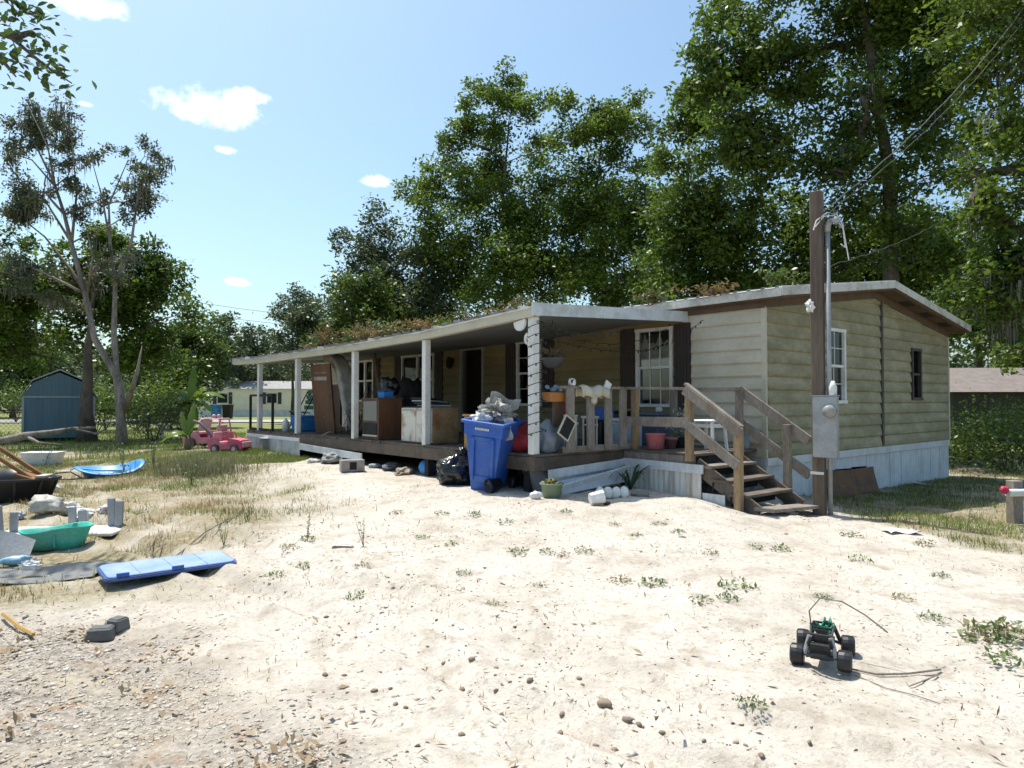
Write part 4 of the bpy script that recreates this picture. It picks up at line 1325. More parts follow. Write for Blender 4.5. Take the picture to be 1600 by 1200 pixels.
shrub('shade_shrub', 'dark shrub crowding the near corner of the blue shed', 150, None, 1.6, 31, L_oak, 2200, .12, 8, hgt=2.2)
shrub('shade_shrub', 'dark shrub beyond the fence, between the forked trunk and the far street', 215, None, 1.8, 33, L_oak, 2400, .13, 9, hgt=2.2)
shrub('shade_shrub', 'leafy shrub beyond the banana plants, hiding the end of the yellow trailer', 283, None, 1.8, 34, L_laurel, 2400, .13, 10, hgt=2.4)
shrub('fence_shrub', 'scrubby dark shrub by the wire fence beside the blue shed', 25, 660, 1.5, None, L_oak, 1800, .12, 6, hgt=2.4)
# ------------------------------------------------------------------ things on the porch
def col(name, c, rough=.5, **kw): return pm(name, c, rough, kw.pop('var', .12), kw.pop('scale', 5), kw.pop('bump', .08), **kw)
M_black = col('black plastic', (0.018, 0.018, 0.02), .4)
M_blackbag = col('black bag film', (0.012, 0.012, 0.013), .22, spec=.6)
M_rustw = pm('rusty white enamel', (0.62, 0.60, 0.54), .4, .08, 5, .05, col2=(0.30, 0.12, 0.03), amount=.27)
M_rustt = pm('tan rusted side', (0.30, 0.20, 0.10), .7, .2, 4, .2, col2=(0.20, 0.085, 0.03), amount=.45)
M_wood = pm('red brown wood', (0.15, 0.07, 0.035), .5, .2, 3, .1, col2=(0.09, 0.045, 0.025), stretch=(1, 1, .15))
M_pinkp = col('pink plastic', (0.62, 0.20, 0.22), .45)
M_blue = col('bin blue plastic', (0.022, 0.10, 0.44), .42, scale=3, col2=(0.055, 0.14, 0.42), amount=.4)
M_cloth = pm('pale grey cloth', (0.42, 0.41, 0.38), .9, .15, 5, .5, col2=(0.28, 0.26, 0.23))
M_green = col('leaf green plastic', (0.05, 0.16, 0.12), .5)
M_teal = col('teal plastic', (0.045, 0.42, 0.32), .45, scale=4, col2=(.13, .44, .36), amount=.4)
M_sky = col('sky blue plastic', (0.03, 0.24, 0.62), .45, scale=4, col2=(.11, .31, .58), amount=.4)
M_wht = col('white plastic', (0.74, 0.74, 0.72), .45, scale=3)
M_galv = pm('galvanised grey', (0.36, 0.38, 0.39), .45, .1, 4, .03, metal=.25, col2=(0.27, 0.28, 0.29))
M_terra = col('orange brown planter', (0.42, 0.17, 0.05), .7)
M_red = col('dark red cloth', (0.32, 0.03, 0.04), .8)
M_yel = col('yellow wood', (0.45, 0.27, 0.07), .6)

def deckthing(name, label, cat, t, w, z=DECK, rz=0, **kw): return thing(name, label, cat, H(t, w, z), HANG + R(rz), **kw)

a = deckthing('rusty_appliance', 'low white appliance with two rusty doors and rusted tan side beside a porch post', 'appliance', 4.5, 3.0)
MB().box((0, -.015, .305), (.94, .52, .61)).build('body', M_rustt, a, bevel=.008)
for x in (-.235, .235):
    d = MB().box((x, .262, .31), (.455, .03, .57)).build('door', M_rustw, a, bevel=.006)
    MB().box((x, .284, .56), (.38, .014, .02)).build('handle', M_galv, d)
MB().box((-.478, -.0, .30), (.014, .44, .55)).build('side_panel', M_rustt, a)
a = deckthing('baking_trays', 'dark trays and racks piled on the rusty appliance', 'tray', 4.5, 2.98, DECK + .614)
for i in range(4): 
    m = MB(); m.box((-.1 + .07 * i, .0, .022 + .035 * i), (.62 - .06 * i, .36, .022), Matrix.Rotation(R(9 * i - 10), 3, 'Z') @ Matrix.Rotation(R(2 * i), 3, 'X'))
    m.build('tray', M_black if i % 2 else M_galv, a)
a = deckthing('wood_cabinet', 'red brown wooden cabinet with a pale screen bay on its front', 'cabinet', 6.05, 3.05)
MB().box((0, -.02, .375), (.6, .5, .75)).build('body', M_wood, a, bevel=.006)
MB().box((0, .235, .53), (.5, .016, .36)).build('screen', pm('dull screen', (0.20, 0.20, 0.19), .35, .08, 3), a)
MB().box((0, .236, .2), (.5, .014, .22)).build('painted_opening', M_dark, a); MB().box((0, .24, .075), (.54, .02, .03)).build('base_rail', M_trim, a)  # dark plate on the front, the shade of an open shelf painted in
MB().box((0, -.02, .757), (.63, .54, .02)).build('top', M_wood, a)
a = deckthing('storage_box', 'small blue box on the wooden cabinet', 'box', 5.98, 3.0, DECK + .768); MB().box((0, 0, .06), (.22, .2, .12), taper=1.1).build('body', M_sky, a, bevel=.01); MB().box((0, 0, .128), (.27, .25, .016)).build('lid', M_blue, a, bevel=.004)
a = deckthing('bag', 'black stuffed bag slumped beside the small blue box', 'bag', 6.3, 2.75, DECK + .768); MB().blob((0, 0, .2), (.2, .2, .23), 4, .35, flat=.2, ridge=True).build('bag_body', M_blackbag, a, smooth=True)
a = deckthing('brown_door', 'brown wooden door with two pale slats, stood upright by a porch post', 'door', 8.75, 2.95, DECK, 14, rot=None)
MB().box((0, 0, .76), (.64, .05, 1.52), Matrix.Rotation(R(-6), 3, 'X')).build('leaf', M_wood, a, bevel=.004)
for z in (1.2, 1.36): MB().box((0, .07, z), (.42, .03, .08)).build('slat', M_cloth, a)
a = deckthing('foam_pad', 'long pale grey foam pad standing bent behind the brown door', 'foam pad', 8.15, 2.55)
def mt(u, v):
    return (float(np.interp(v, [0, .25, .5, .72, .86, 1], [-.3, -.16, .02, .22, .48, .85])), -.02 + .3 * u, float(np.interp(v, [0, .25, .5, .72, .86, 1], [.1, .5, 1.0, 1.42, 1.62, 1.70])))
MB().sheet(mt, 6, 16).build('pad', M_cloth, a, smooth=True, solid=.16)
a = deckthing('leaning_plank', 'long dark brown plank leaning diagonally behind the brush heap', 'plank', 7.3, 2.3)
MB().bar((.75, -.2, 1.72), (-.35, .1, .0), .05, .16).build('plank', M_brown, a)
a = deckthing('room_divider', 'tall brown and cream divider standing behind the brown door', 'divider', 9.6, 2.3)
MB().box((0, 0, .55), (.8, .05, 1.1)).build('lower_panel', M_wood, a); MB().box((0, 0, 1.42), (.8, .04, .6)).build('upper_panel', M_trim, a)
a = deckthing('brush_heap', 'dark heap of dry brush and bags on the porch', 'heap', 7.2, 2.6)
rd = random.Random(3); m = MB()
for k in range(260):
    an = rd.uniform(0, 6.28); p = Vector((rd.gauss(0, .32), rd.gauss(0, .3), rd.uniform(0, .9) * rd.random())); d = Vector((math.cos(an) * .5, math.sin(an) * .5, rd.uniform(-.2, 1.1))) * rd.uniform(.2, .55)
    m.tube([p, p + d * .5 + Vector((0, 0, .03)), p + d], [.009, .007, .003], 3)
o = m.build('twigs', pm('dry brush', (0.12, 0.085, 0.06), .9, .3, 9), a); o['kind'] = 'stuff'
MB().blob((.05, -.2, .3), (.42, .4, .5), 9, .4, flat=.3, ridge=True).build('dark_bag', M_blackbag, a, smooth=True)
MB().blob((-.45, -.6, .5), (.35, .3, .75), 12, .3, flat=.5, ridge=True).build('dark_cloth', M_dark, a, smooth=True)
a = deckthing('folding_chair', 'green slatted folding chair at the far end of the porch', 'chair', 11.0, 2.4)
for z, y in ((.42, 0), (.44, .12), (.46, .24)): MB().box((0, y, z), (.5, .1, .02)).build('seat_slat', M_green, a)
for k in range(4): MB().box((0, -.12 - .03 * k, .55 + .13 * k), (.5, .02, .1)).build('back_slat', M_green, a)
for x in (-.24, .24): MB().tube([(x, .3, 0), (x, -.2, .95)], .014, 6).build('leg', M_black, a); MB().tube([(x, -.25, 0), (x, .28, .46)], .014, 6).build('leg', M_black, a)
a = deckthing('storage_tub', 'blue plastic tub beside the green folding chair', 'tub', 10.35, 2.65); MB().box((0, 0, .17), (.4, .5, .34), taper=1.12).build('body', M_sky, a, bevel=.02); MB().box((0, 0, .35), (.48, .58, .03)).build('rim', M_sky, a, bevel=.01)
a = deckthing('white_jug', 'white jug on the deck beside the blue tub', 'jug', 10.3, 3.15); MB().lathe([(.08, 0), (.085, .18), (.06, .25), (.025, .28), (.025, .31)], 14).build('body', M_wht, a, smooth=True)
# around the rail
a = deckthing('hanging_planter', 'grey hanging planter of dry stalks under the porch roof', 'planter', 1.72, 2.75, 2.12)
MB().lathe([(.02, -.13), (.1, -.11), (.17, 0), (.185, .02), (.16, .02), (.12, -.02), (0, -.03)], 18).build('bowl', col('dark grey bowl', (.09, .095, .1), .6), a, smooth=True)
m = MB(); rd = random.Random(6)
for k in range(46):
    an = rd.uniform(0, 6.28); r = rd.uniform(.12, .34); m.tube([(0, 0, 0), (math.cos(an) * r * .5, math.sin(an) * r * .5, .14), (math.cos(an) * r, math.sin(an) * r, rd.uniform(-.02, .18))], [.008, .007, .003], 3)
o = m.build('stalks', pm('dry stalk', (0.17, 0.13, 0.09), .9, .2, 9), a); o['kind'] = 'stuff'
for an in (0, 2.1, 4.2): MB().tube([(.18 * math.cos(an), .18 * math.sin(an), .02), (0, 0, .56)], .004, 4).build('hanger', M_vent, a)
a = deckthing('flower_box', 'orange brown box planter of dusty blue flowers fixed beside the corner post', 'planter', 1.42, 3.02, 1.52)
MB().box((0, -.05, .06), (.16, .34, .13), taper=1.15).build('box', M_terra, a, bevel=.01)
m = MB(); 
for k in range(9): m.blob((rd.uniform(-.06, .06), rd.uniform(-.2, .1), .15 + rd.uniform(0, .05)), (.04, .04, .035), k, .4, sub=1)
o = m.build('flowers', col('dusty blue petals', (0.22, 0.28, 0.36), .8), a); o['kind'] = 'stuff'
MB().box((0, -.08, -.16), (.02, .2, .34)).build('bracket', M_brown, a)
a = deckthing('chalkboard', 'small black chalkboard with pale frame hanging askew on the rail', 'chalkboard', 1.235, 2.95, 1.16, rot=None)
a.rotation_euler = (Matrix.Rotation(HANG, 3, 'Z') @ Matrix.Rotation(R(33), 3, 'X')).to_euler()
MB().box((0, 0, 0), (.012, .2, .27)).build('slate', M_dark, a)
for q, s in (((0, .105, 0), (.024, .018, .3)), ((0, -.105, 0), (.024, .018, .3)), ((0, 0, .142), (.024, .2, .018)), ((0, 0, -.142), (.024, .2, .018))): MB().box(q, s).build('frame', M_trim, a)
a = deckthing('rail_camera', 'small white round ornament on the top rail', 'ornament', 1.3, 2.78, RT + .018)
MB().lathe([(.0, 0), (.05, .01), (.055, .06), (.04, .1), (0, .11)], 14).build('dome', M_wht, a, smooth=True); MB().lathe([(.03, 0), (.03, .02)], 10, (-.045, .02, .06), Matrix.Rotation(R(90), 3, 'Y')).build('eye', M_black, a)
a = deckthing('draped_cloth', 'dirty white cloth draped over the top rail', 'cloth', 1.27, 2.42, RT - .05)
def dc(u, v): return (.07 * math.cos(v * 3.1) - .02 + .01 * math.sin(u * 17), .27 - .55 * u, .085 * math.sin(v * 3.1) - .02 + .02 * math.sin(u * 11) - .07 * (abs(v - .5) > .4))
MB().sheet(dc, 18, 10).build('fold', M_trim, a, smooth=True, solid=.012); MB().blob((-.06, .02, -.13), (.05, .06, .06), 3, .3, sub=2).build('knot', M_trim, a, smooth=True)
MB().box((-.03, -.3, .08), (.02, .12, .12), Matrix.Rotation(R(30), 3, 'X')).build('card', M_wht, a)
a = deckthing('lantern', 'white wooden lantern standing on the deck behind the rail', 'lantern', 1.68, 2.02)
for x in (-.07, .07):
    for y in (-.07, .07): MB().box((x, y, .24), (.02, .02, .44)).build('upright', M_wht, a)
MB().box((0, 0, .475), (.19, .19, .03)).build('top', M_wht, a); MB().box((0, 0, .015), (.19, .19, .03)).build('base', M_wht, a); MB().box((0, 0, .36), (.17, .17, .018)).build('cross_bar', M_wht, a)
a = deckthing('cooler', 'pale blue white cooler box behind the rail beside the corner post', 'cooler', 1.62, 1.3); MB().box((0, 0, .2), (.36, .42, .4)).build('body', col('pale blue plastic', (0.45, 0.55, 0.68), .4), a, bevel=.02); MB().box((0, 0, .425), (.38, .44, .05)).build('lid', M_wht, a, bevel=.012)
a = deckthing('blue_crate', 'deep blue crate stood on a dark tub behind the rail', 'crate', 2.1, 1.35); MB().box((0, 0, .2), (.38, .38, .4), taper=1.08).build('tub', M_black, a, bevel=.02); MB().box((0, 0, .51), (.32, .34, .2)).build('crate', M_blue, a, bevel=.01)
a = deckthing('red_jar', 'dark red canister on a black stand behind the rail', 'canister', 2.15, 2.05); MB().lathe([(.15, 0), (.16, .36), (.14, .38)], 16).build('stand', M_black, a); MB().lathe([(.12, .385), (.125, .64), (.1, .68), (0, .69)], 16).build('canister', M_red, a, smooth=True)
a = deckthing('toy_shelf', 'small white plastic shelf beside the red canister', 'shelf', 1.9, 2.3); MB().box((0, 0, .38), (.28, .24, .03)).build('board', M_wht, a); MB().box((0, 0, .5), (.28, .2, .02)).build('board', M_wht, a)
for x in (-.12, .12): MB().box((x, 0, .25), (.02, .2, .5)).build('side', M_wht, a)
a = deckthing('carrier_bags', 'grey blue carrier bag slumped against the corner post', 'bag', 1.55, 2.98); MB().blob((0, 0, .2), (.17, .2, .27), 21, .4, flat=.2, ridge=True).build('film', col('grey blue film', (0.20, 0.24, 0.29), .35), a, smooth=True)
a = deckthing('red_bag', 'dark red and purple bag of clothes beside the blue bin', 'bag', 2.0, 3.15); MB().blob((0, 0, .17), (.34, .22, .25), 22, .4, flat=.17, ridge=True).build('film', M_red, a, smooth=True); MB().blob((.2, .02, .3), (.2, .17, .17), 24, .4, ridge=True).build('sleeve', col('purple blue cloth', (0.05, 0.06, 0.28), .8), a, smooth=True)
a = deckthing('pink_bucket', 'pink plastic bucket on the landing', 'bucket', 1.0, 1.34); MB().lathe([(.1, 0), (.115, .01), (.145, .22), (.155, .225), (.15, .235), (.135, .22), (.105, .03), (0, .03)], 22).build('shell', M_pinkp, a, smooth=True)
a = deckthing('pink_pot', 'small dull pink pot behind the pink bucket', 'pot', .98, 1.0); MB().lathe([(.07, 0), (.1, .13), (.11, .13), (.11, .17), (.09, .17), (.07, .04), (0, .04)], 18).build('shell', col('dull pink clay', (0.36, 0.17, 0.17), .7), a, smooth=True)
a = deckthing('plastic_stool', 'white plastic stool on the landing at the top of the steps', 'stool', .36, .92); MB().box((0, 0, .43), (.34, .34, .03)).build('seat', M_wht, a, bevel=.012)
for x in (-.15, .15):
    for y in (-.15, .15): MB().bar((x, y, .42), (x * 1.18, y * 1.18, .0), .035, .035).build('leg', M_wht, a)
MB().box((0, .15, .36), (.28, .02, .05)).build('apron', M_wht, a); MB().box((-.15, 0, .36), (.02, .28, .05)).build('apron', M_wht, a)
a = deckthing('pale_plant', 'pale frosted artificial plant in a pot on the landing', 'plant', 1.02, .72); MB().lathe([(.08, 0), (.11, .16), (.09, .16), (0, .12)], 14).build('pot', M_black, a)
rs = np.random.default_rng(5); V, Fq = leaf_quads(rs.normal(size=(220, 3)) * np.array([.09, .09, .12]) + np.array([0, 0, .33]), .07, rs); o = fastmesh('leaves', V, Fq, leaf_mat('frosted leaf', (0.25, 0.32, 0.27), (0.45, 0.5, 0.45), .6, .2), a); o['kind'] = 'stuff'
a = deckthing('grey_tote', 'grey blue storage tote against the wall under the torn blind', 'tote', 1.75, .42); MB().box((0, 0, .24), (.45, .4, .48), taper=1.06).build('body', col('grey blue tote', (0.15, 0.18, 0.25), .5), a, bevel=.02); MB().box((0, 0, .5), (.52, .46, .04)).build('lid', col('grey blue tote', (0.15, 0.18, 0.25), .5), a, bevel=.01)
a = deckthing('white_ball', 'small white ball on the grey tote', 'ball', 1.62, .45, DECK + .52); MB().blob((0, 0, .055), (.06, .06, .055), 2, .05, sub=2).build('ball', M_wht, a, smooth=True)
a = deckthing('black_box', 'black box on the deck beside the grey tote', 'box', 2.4, .5); MB().box((0, 0, .26), (.5, .4, .52)).build('body', M_black, a, bevel=.02); MB().box((0, 0, .535), (.53, .43, .025)).build('lid', M_vent, a)
a = deckthing('grey_figurine', 'small blue grey garden figure on the landing by the house corner', 'figurine', .24, .24); MB().lathe([(.1, 0), (.12, .06), (.09, .16), (.1, .24), (.06, .31), (0, .32)], 14, wob=.06).build('robe', col('blue grey stone', (0.20, 0.26, 0.33), .7), a, smooth=True); MB().blob((0, 0, .37), (.06, .06, .07), 5, .1, sub=2).build('head', col('blue grey stone', (0.20, 0.26, 0.33), .7), a, smooth=True)
a = deckthing('wooden_stand', 'small yellow wooden box behind the blue bin', 'box', 3.0, 3.2); MB().box((0, 0, .24), (.2, .2, .48)).build('body', M_yel, a, bevel=.005); MB().box((0, 0, .5), (.24, .24, .03)).build('top', M_yel, a)
# dry weeds rooted along the roof edge
rs = np.random.default_rng(41)
wlab = ['dry brown weeds sprouting from the sagging porch roof edge', 'tall dry weeds at the highest part of the porch roof', 'wiry dead stems on the metal roof above the windows', 'dry vine tangle at the eave of the main roof']
wspots = [(T0 + s, WF - .25 - rs.random() * .9, 0, h_) for s, h_ in zip(np.linspace(2.3, 8.2, 15), [.12, .3, .15, .25, .35, .2, .3, .38, .3, .5, .55, .42, .5, .25, .12])]
wspots += [(T0 + s, 2.6, 0, .2) for s in (1.0, 1.7)] + [(1.9, .15, 3.2, .18), (.75, .1, 3.22, .12), (-.12, -.2, 3.24, .3)]
for i, (t, w, z, h_) in enumerate(wspots):
    if i < 17: z = zb(t - T0) + .20 + .17 * (1 - w / WF)
    a = thing('roof_weed', wlab[0] if i < 15 else (wlab[2] if i < 17 else wlab[3]), 'weeds', H(t, w, z - .06), rs.uniform(0, 6), 'weeds growing on the roofs')
    m = MB(); P = []
    for k in range(11):
        q = Vector((rs.normal() * .24, rs.normal() * .22, h_ * rs.uniform(.5, 1.15))); m.tube([(rs.normal() * .12, rs.normal() * .1, 0), q * .55, q], [.008, .006, .003], 3); P.append(np.array(q) * rs.uniform(.4, 1.0, (26, 1)) + np.abs(rs.normal(size=(26, 3))) * np.array([rs.choice([-.06, .06]), rs.choice([-.06, .06]), .05]))
    o = m.build('stems', pm('dry stalk', (0.17, 0.13, 0.09)), a); o['kind'] = 'stuff'
    V, Fq = leaf_quads(np.concatenate(P), .075, rs); o = fastmesh('leaves', V, Fq, [L_dry, leaf_mat('olive roof weed', (0.07, 0.08, 0.02), (0.16, 0.16, 0.05), .6, .3), L_dry, L_bright][i % 4] if i % 5 else leaf_mat('dull olive leaf', (0.09, 0.085, 0.025), (0.17, 0.17, 0.05), .6, .3), a); o['kind'] = 'stuff'
# ------------------------------------------------------------------ things in the yard
def yard(name, label, cat, px, py, rz=0, dz=0, **kw):
    p = gp(px, py); return thing(name, label, cat, (p.x, p.y, gm1(p.x, p.y) + dz), R(rz), **kw)

# wheeled recycling bin
b = yard('recycling_bin', 'tall blue wheeled recycling bin leaning by the porch, stuffed with rubbish', 'bin', 762, 762, -22, -.03)
b.rotation_euler = (R(4), R(7), R(-22))
def tub_shell(m, w0, d0, w1, d1, h, th=.012, z0=0.0):
    vs = []
    for (w, d, z) in ((w0, d0, z0), (w1, d1, z0 + h), (w1 - 2 * th, d1 - 2 * th, z0 + h), (w0 - 2 * th, d0 - 2 * th, z0 + th * 2)):
        vs += [(-w / 2, -d / 2, z), (w / 2, -d / 2, z), (w / 2, d / 2, z), (-w / 2, d / 2, z)]
    fs = [(3, 2, 1, 0), (12, 13, 14, 15)]
    for l in range(3):
        for k in range(4): fs.append((l * 4 + k, l * 4 + (k + 1) % 4, l * 4 + 4 + (k + 1) % 4, l * 4 + 4 + k))
    return m.add(vs, fs)
tub_shell(MB(), .33, .40, .52, .60, .80).build('body', M_blue, b, bevel=.02)
tub_shell(MB(), .56, .65, .585, .68, .20, z0=.80).build('upper_body', M_blue, b, bevel=.012)
m = MB(); m.box((0, -.355, .985), (.64, .05, .045)); m.box((0, .355, .985), (.64, .05, .045)); m.box((-.3, 0, .985), (.05, .68, .045)); m.box((.3, 0, .985), (.05, .68, .045))
m.build('rim', M_blue, b, bevel=.01)
m = MB()
for x in (-.145, .145): m.box((x, -.272, .48), (.05, .05, .6), Matrix.Rotation(R(7), 3, 'X'))
m.box((0, -.225, .2), (.26, .04, .1)); m.box((0, -.302, .765), (.32, .03, .06)); m.build('front_ribs', M_blue, b, bevel=.008)
m = MB(); rd = random.Random(4)
for k in range(7): 
    m.box((-.10 + k * .030, -.343, .90), (.020, .004, .030)); 
m.build('printed_mark', M_wht, b)
for x in (-.3, .3): MB().lathe([(.0, -.03), (.125, -.03), (.13, 0), (.125, .03), (0, .03)], 20, (x, .24, .11), Matrix.Rotation(R(90), 3, 'Y')).build('wheel', M_black, b, smooth=False)
MB().tube([(-.26, .36, .95), (-.26, .42, .97), (.26, .42, .97), (.26, .36, .95)], .018, 8).build('handle', M_blue, b)
m = MB(); m.box((0, .47, .66), (.62, .04, .62), Matrix.Rotation(R(8), 3, 'X')); m.build('lid', M_blue, b, bevel=.012)
b2 = thing('rubbish_sack', 'crumpled pale grey sack and packaging heaped on top of the blue bin', 'sack', b.location + Vector((.12, .06, .98)), 0)
m = MB(); m.blob((.0, 0, .1), (.27, .26, .19), 31, .55, 2.2, 4, ridge=True); m.build('sack', M_cloth, b2, smooth=False)
def fl(u, v): return (-.12 + .42 * u + .05 * v, -.05 + .10 * math.sin(3 * u), .12 + .28 * v * (1 - .5 * u) + .03 * math.sin(8 * u))
MB().sheet(fl, 7, 6).build('flap', M_cloth, b2, solid=.006)
m = MB(); m.blob((-.2, -.2, .03), (.14, .1, .09), 33, .6, 2.4, 3, ridge=True); m.build('packaging', M_wht, b2)
def rg(u, v): return (.10 + .12 * u + .02 * math.sin(9 * v), -.345 - .02 * math.sin(7 * v), .02 - .3 * v + .03 * u)
MB().sheet(rg, 4, 8).build('hanging_rag', M_cloth, b2, solid=.006)
a = yard('bin_bag', 'shiny black bin bag full of rubbish in front of the porch', 'bin bag', 712, 757, 20)
m = MB(); m.blob((0, 0, .19), (.30, .27, .27), 35, .28, 1.7, 4, flat=.19, ridge=True); m.build('bag', M_blackbag, a, smooth=True)
m = MB(); m.blob((.1, .0, .45), (.09, .07, .09), 36, .6, 2.2, 3, ridge=True); m.build('knot', M_blackbag, a, smooth=True)
a = yard('dark_crate', 'black crate and folded tarp in the shade behind the blue bin', 'crate', 805, 745, 15); MB().box((0, .12, .28), (.5, .4, .56), taper=.94).build('crate', M_black, a, bevel=.02); MB().blob((-.02, -.05, .5), (.34, .2, .16), 38, .4, 1.9, 3, ridge=True).build('tarp', M_dark, a, smooth=True)
a = yard('dark_tarp', 'crumpled black tarp heaped in the shade at the corner post', 'tarp', 842, 752, 10); MB().blob((0, .1, .2), (.3, .26, .34), 39, .4, 1.9, 4, flat=.2, ridge=True).build('tarp', M_dark, a, smooth=True)
a = yard('grey_bucket', 'grey plastic bucket tipped over beside the green pot', 'bucket', 824, 766, 30)
MB().lathe([(.155, 0), (.165, .02), (.215, .36), (.225, .36), (.225, .38), (.205, .38), (.15, .03), (0, .03)], 22, (.08, 0, .36), Matrix.Rotation(R(152), 3, 'Y') @ Matrix.Rotation(R(10), 3, 'X')).build('shell', col('grey purple plastic', (0.15, 0.14, 0.15), .6), a, smooth=True)
a = yard('black_pot', 'black nursery pot lying on its side at the foot of the blue bin', 'pot', 782, 766, -60)
MB().lathe([(.07, 0), (.1, .17), (.108, .17), (.108, .2), (.095, .2), (.065, .02), (0, .02)], 18, (0, .0, .1), Matrix.Rotation(R(100), 3, 'X')).build('shell', M_black, a, smooth=True)
a = yard('green_pot', 'round sage green pot with wilted yellow plant on the sand', 'pot', 862, 776)
MB().lathe([(.1, 0), (.115, .01), (.14, .16), (.155, .165), (.155, .185), (.135, .185), (.125, .13), (0, .13)], 24).build('shell', col('sage green plastic', (0.20, 0.26, 0.17), .55), a, smooth=True)
rs = np.random.default_rng(9); V, Fq = leaf_quads(rs.normal(size=(46, 3)) * np.array([.05, .05, .02]) + np.array([0, 0, .18]), .07, rs); o = fastmesh('wilted_leaves', V, Fq, leaf_mat('wilted leaf', (0.16, 0.13, 0.03), (0.36, 0.30, 0.06), .6, .3), a); o['kind'] = 'stuff'
a = yard('white_lump', 'lumpy white plaster stone beside the green pot', 'stone', 838, 779); MB().blob((0, 0, .045), (.075, .065, .055), 41, .3, sub=3, flat=.05).build('lump', M_wht, a, smooth=True)
a = yard('egg_carton_toy', 'row of four white plaster eggs lying on the sand', 'ornament', 957, 776, 4)
for k in range(4): MB().blob((-.16 + .105 * k, .01 * (k % 2), .075), (.062, .06, .08), 50 + k, .12, sub=3, flat=.075).build('egg', M_wht, a, smooth=True)
a = yard('white_cup', 'white plastic planter tipped over with soil spilling out', 'planter', 928, 788, 12)
MB().lathe([(.055, 0), (.07, .0), (.085, .17), (.075, .17), (.05, .02), (0, .02)], 8, (-.05, 0, .075), Matrix.Rotation(R(82), 3, 'Y')).build('shell', M_wht, a)
MB().blob((.16, .0, .02), (.05, .045, .03), 58, .4, sub=2).build('soil', pm('dark soil', (.06, .05, .03), .9, .3, 9), a, smooth=True)
a = yard('grey_rock', 'flat grey rock at the foot of the landing skirting', 'rock', 1000, 773); MB().blob((0, 0, .03), (.13, .09, .06), 61, .3, sub=3, flat=.05).build('rock', pm('grey rock', (0.26, 0.25, 0.23), .9, .2, 7), a)
a = yard('strap_leaf_plant', 'dark strap-leaved plant by the white landing skirting', 'plant', 985, 765)
lv = MB(); rd = random.Random(12)
m_leaf = leaf_mat('dark strap leaf', (0.015, 0.035, 0.014), (0.04, 0.08, 0.03), .35, .2)
for k in range(22):
    an = rd.uniform(0, 6.28); L = rd.uniform(.3, .55); m = MB(); vs = []; fs = []
    for i in range(6):
        u = i / 5; r = L * u; z = .42 * L * math.sin(u * 2.4) * 1.5; wd = .02 * (1 - u * .85)
        c = Vector((math.cos(an) * r, math.sin(an) * r, z)); s_ = Vector((-math.sin(an), math.cos(an), 0)) * wd; vs += [c - s_, c + s_]
    for i in range(5): fs.append((2 * i, 2 * i + 1, 2 * i + 3, 2 * i + 2))
    m.add(vs, fs).build('leaf', m_leaf, a)
a = yard('cinder_block', 'grey cinder block on the sand before the porch', 'cinder block', 550, 735, 24)
m = MB(); m.box((0, 0, .1), (.4, .2, .2)); m.build('block', pm('concrete', (0.33, 0.31, 0.28), .95, .15, 8, .3), a, bevel=.008); MB().box((0, -.1015, .1), (.12, .005, .13)).build('painted_hollow', M_dark, a)  # dark plate standing in for the shade inside the block's hole
for i, (px, py, r, c, l) in enumerate([(490, 722, .14, (0.55, .53, .48), 'pale lump of broken plaster under the porch edge'), (586, 730, .13, (0.30, .38, .42), 'pale blue grey plastic tub under the porch edge'), (612, 733, .2, (0.18, .19, .2), 'grey folded tarp in the shade under the porch'), (632, 740, .2, (.34, .27, .2), 'tan slab lying at the edge of the porch shade'), (520, 722, .34, (.28, .28, .28), 'grey slab lying flat below the hanging board')]):
    a = yard(['plaster_lump', 'plastic_tub', 'folded_tarp', 'tan_slab', 'grey_slab'][i], l, ['plaster', 'tub', 'tarp', 'slab', 'slab'][i], px, py, 20 * i); MB().blob((0, 0, r * .25), (r, r * .7, r * .42), 70 + i, .3, 1.9, 3, flat=r * .2, ridge=True).build('lump', pm('debris %d' % i, c, .8, .2, 6), a, smooth=i in (1,))
a = yard('blue_ball', 'sky blue ball in the shade under the porch', 'ball', 668, 741); MB().blob((0, 0, .12), (.15, .15, .14), 1, .03, sub=3).build('ball', M_sky, a, smooth=True)
a = yard('cardboard_box', 'grey carton standing by the porch skirting', 'carton', 419, 704, 35); MB().box((0, 0, .14), (.34, .26, .28)).build('carton', col('grey board', (.3, .28, .25), .9), a); MB().box((0, 0, .287), (.36, .28, .014), Matrix.Rotation(R(4), 3, 'Y')).build('flap', M_wht, a)

# utility post with meter
p = gp(1281, 803)
u = thing('meter_post', 'weathered square wooden post carrying the electric meter box and conduit', 'utility post', (p.x, p.y, g1(p.x, p.y)), R(-38))
pz = at(1281, 300, p.y).z - g1(p.x, p.y)
M_pole = pm('old brown post', (0.19, 0.145, 0.11), .9, .3, 5, .6, col2=(0.12, 0.09, 0.07), stretch=(1, 1, .12), fine=40)
MB().box((0, 0, pz / 2 - .15), (.15, .15, pz + .3)).build('post', M_pole, u, bevel=.008)
MB().tube([(.13, .02, -.1), (.13, .02, pz - .55)], .032, 10).build('conduit', M_galv, u, smooth=True)
MB().tube([(.13, .02, pz - .56), (.13, .02, pz - .48), (.17, .0, pz - .42), (.24, -.03, pz - .42), (.27, -.05, pz - .47)], [.04, .042, .045, .045, .04], 10).build('weatherhead', M_galv, u, smooth=True)
zb0 = at(1281, 713, p.y).z - g1(p.x, p.y); zb1 = at(1281, 619, p.y).z - g1(p.x, p.y)
mb_ = MB().box((.12, -.135, (zb0 + zb1) / 2), (.30, .13, zb1 - zb0)).build('meter_box', M_galv, u, bevel=.008)
MB().box((.12, -.135, zb1 + .006), (.32, .15, .012)).build('lid', M_galv, mb_)
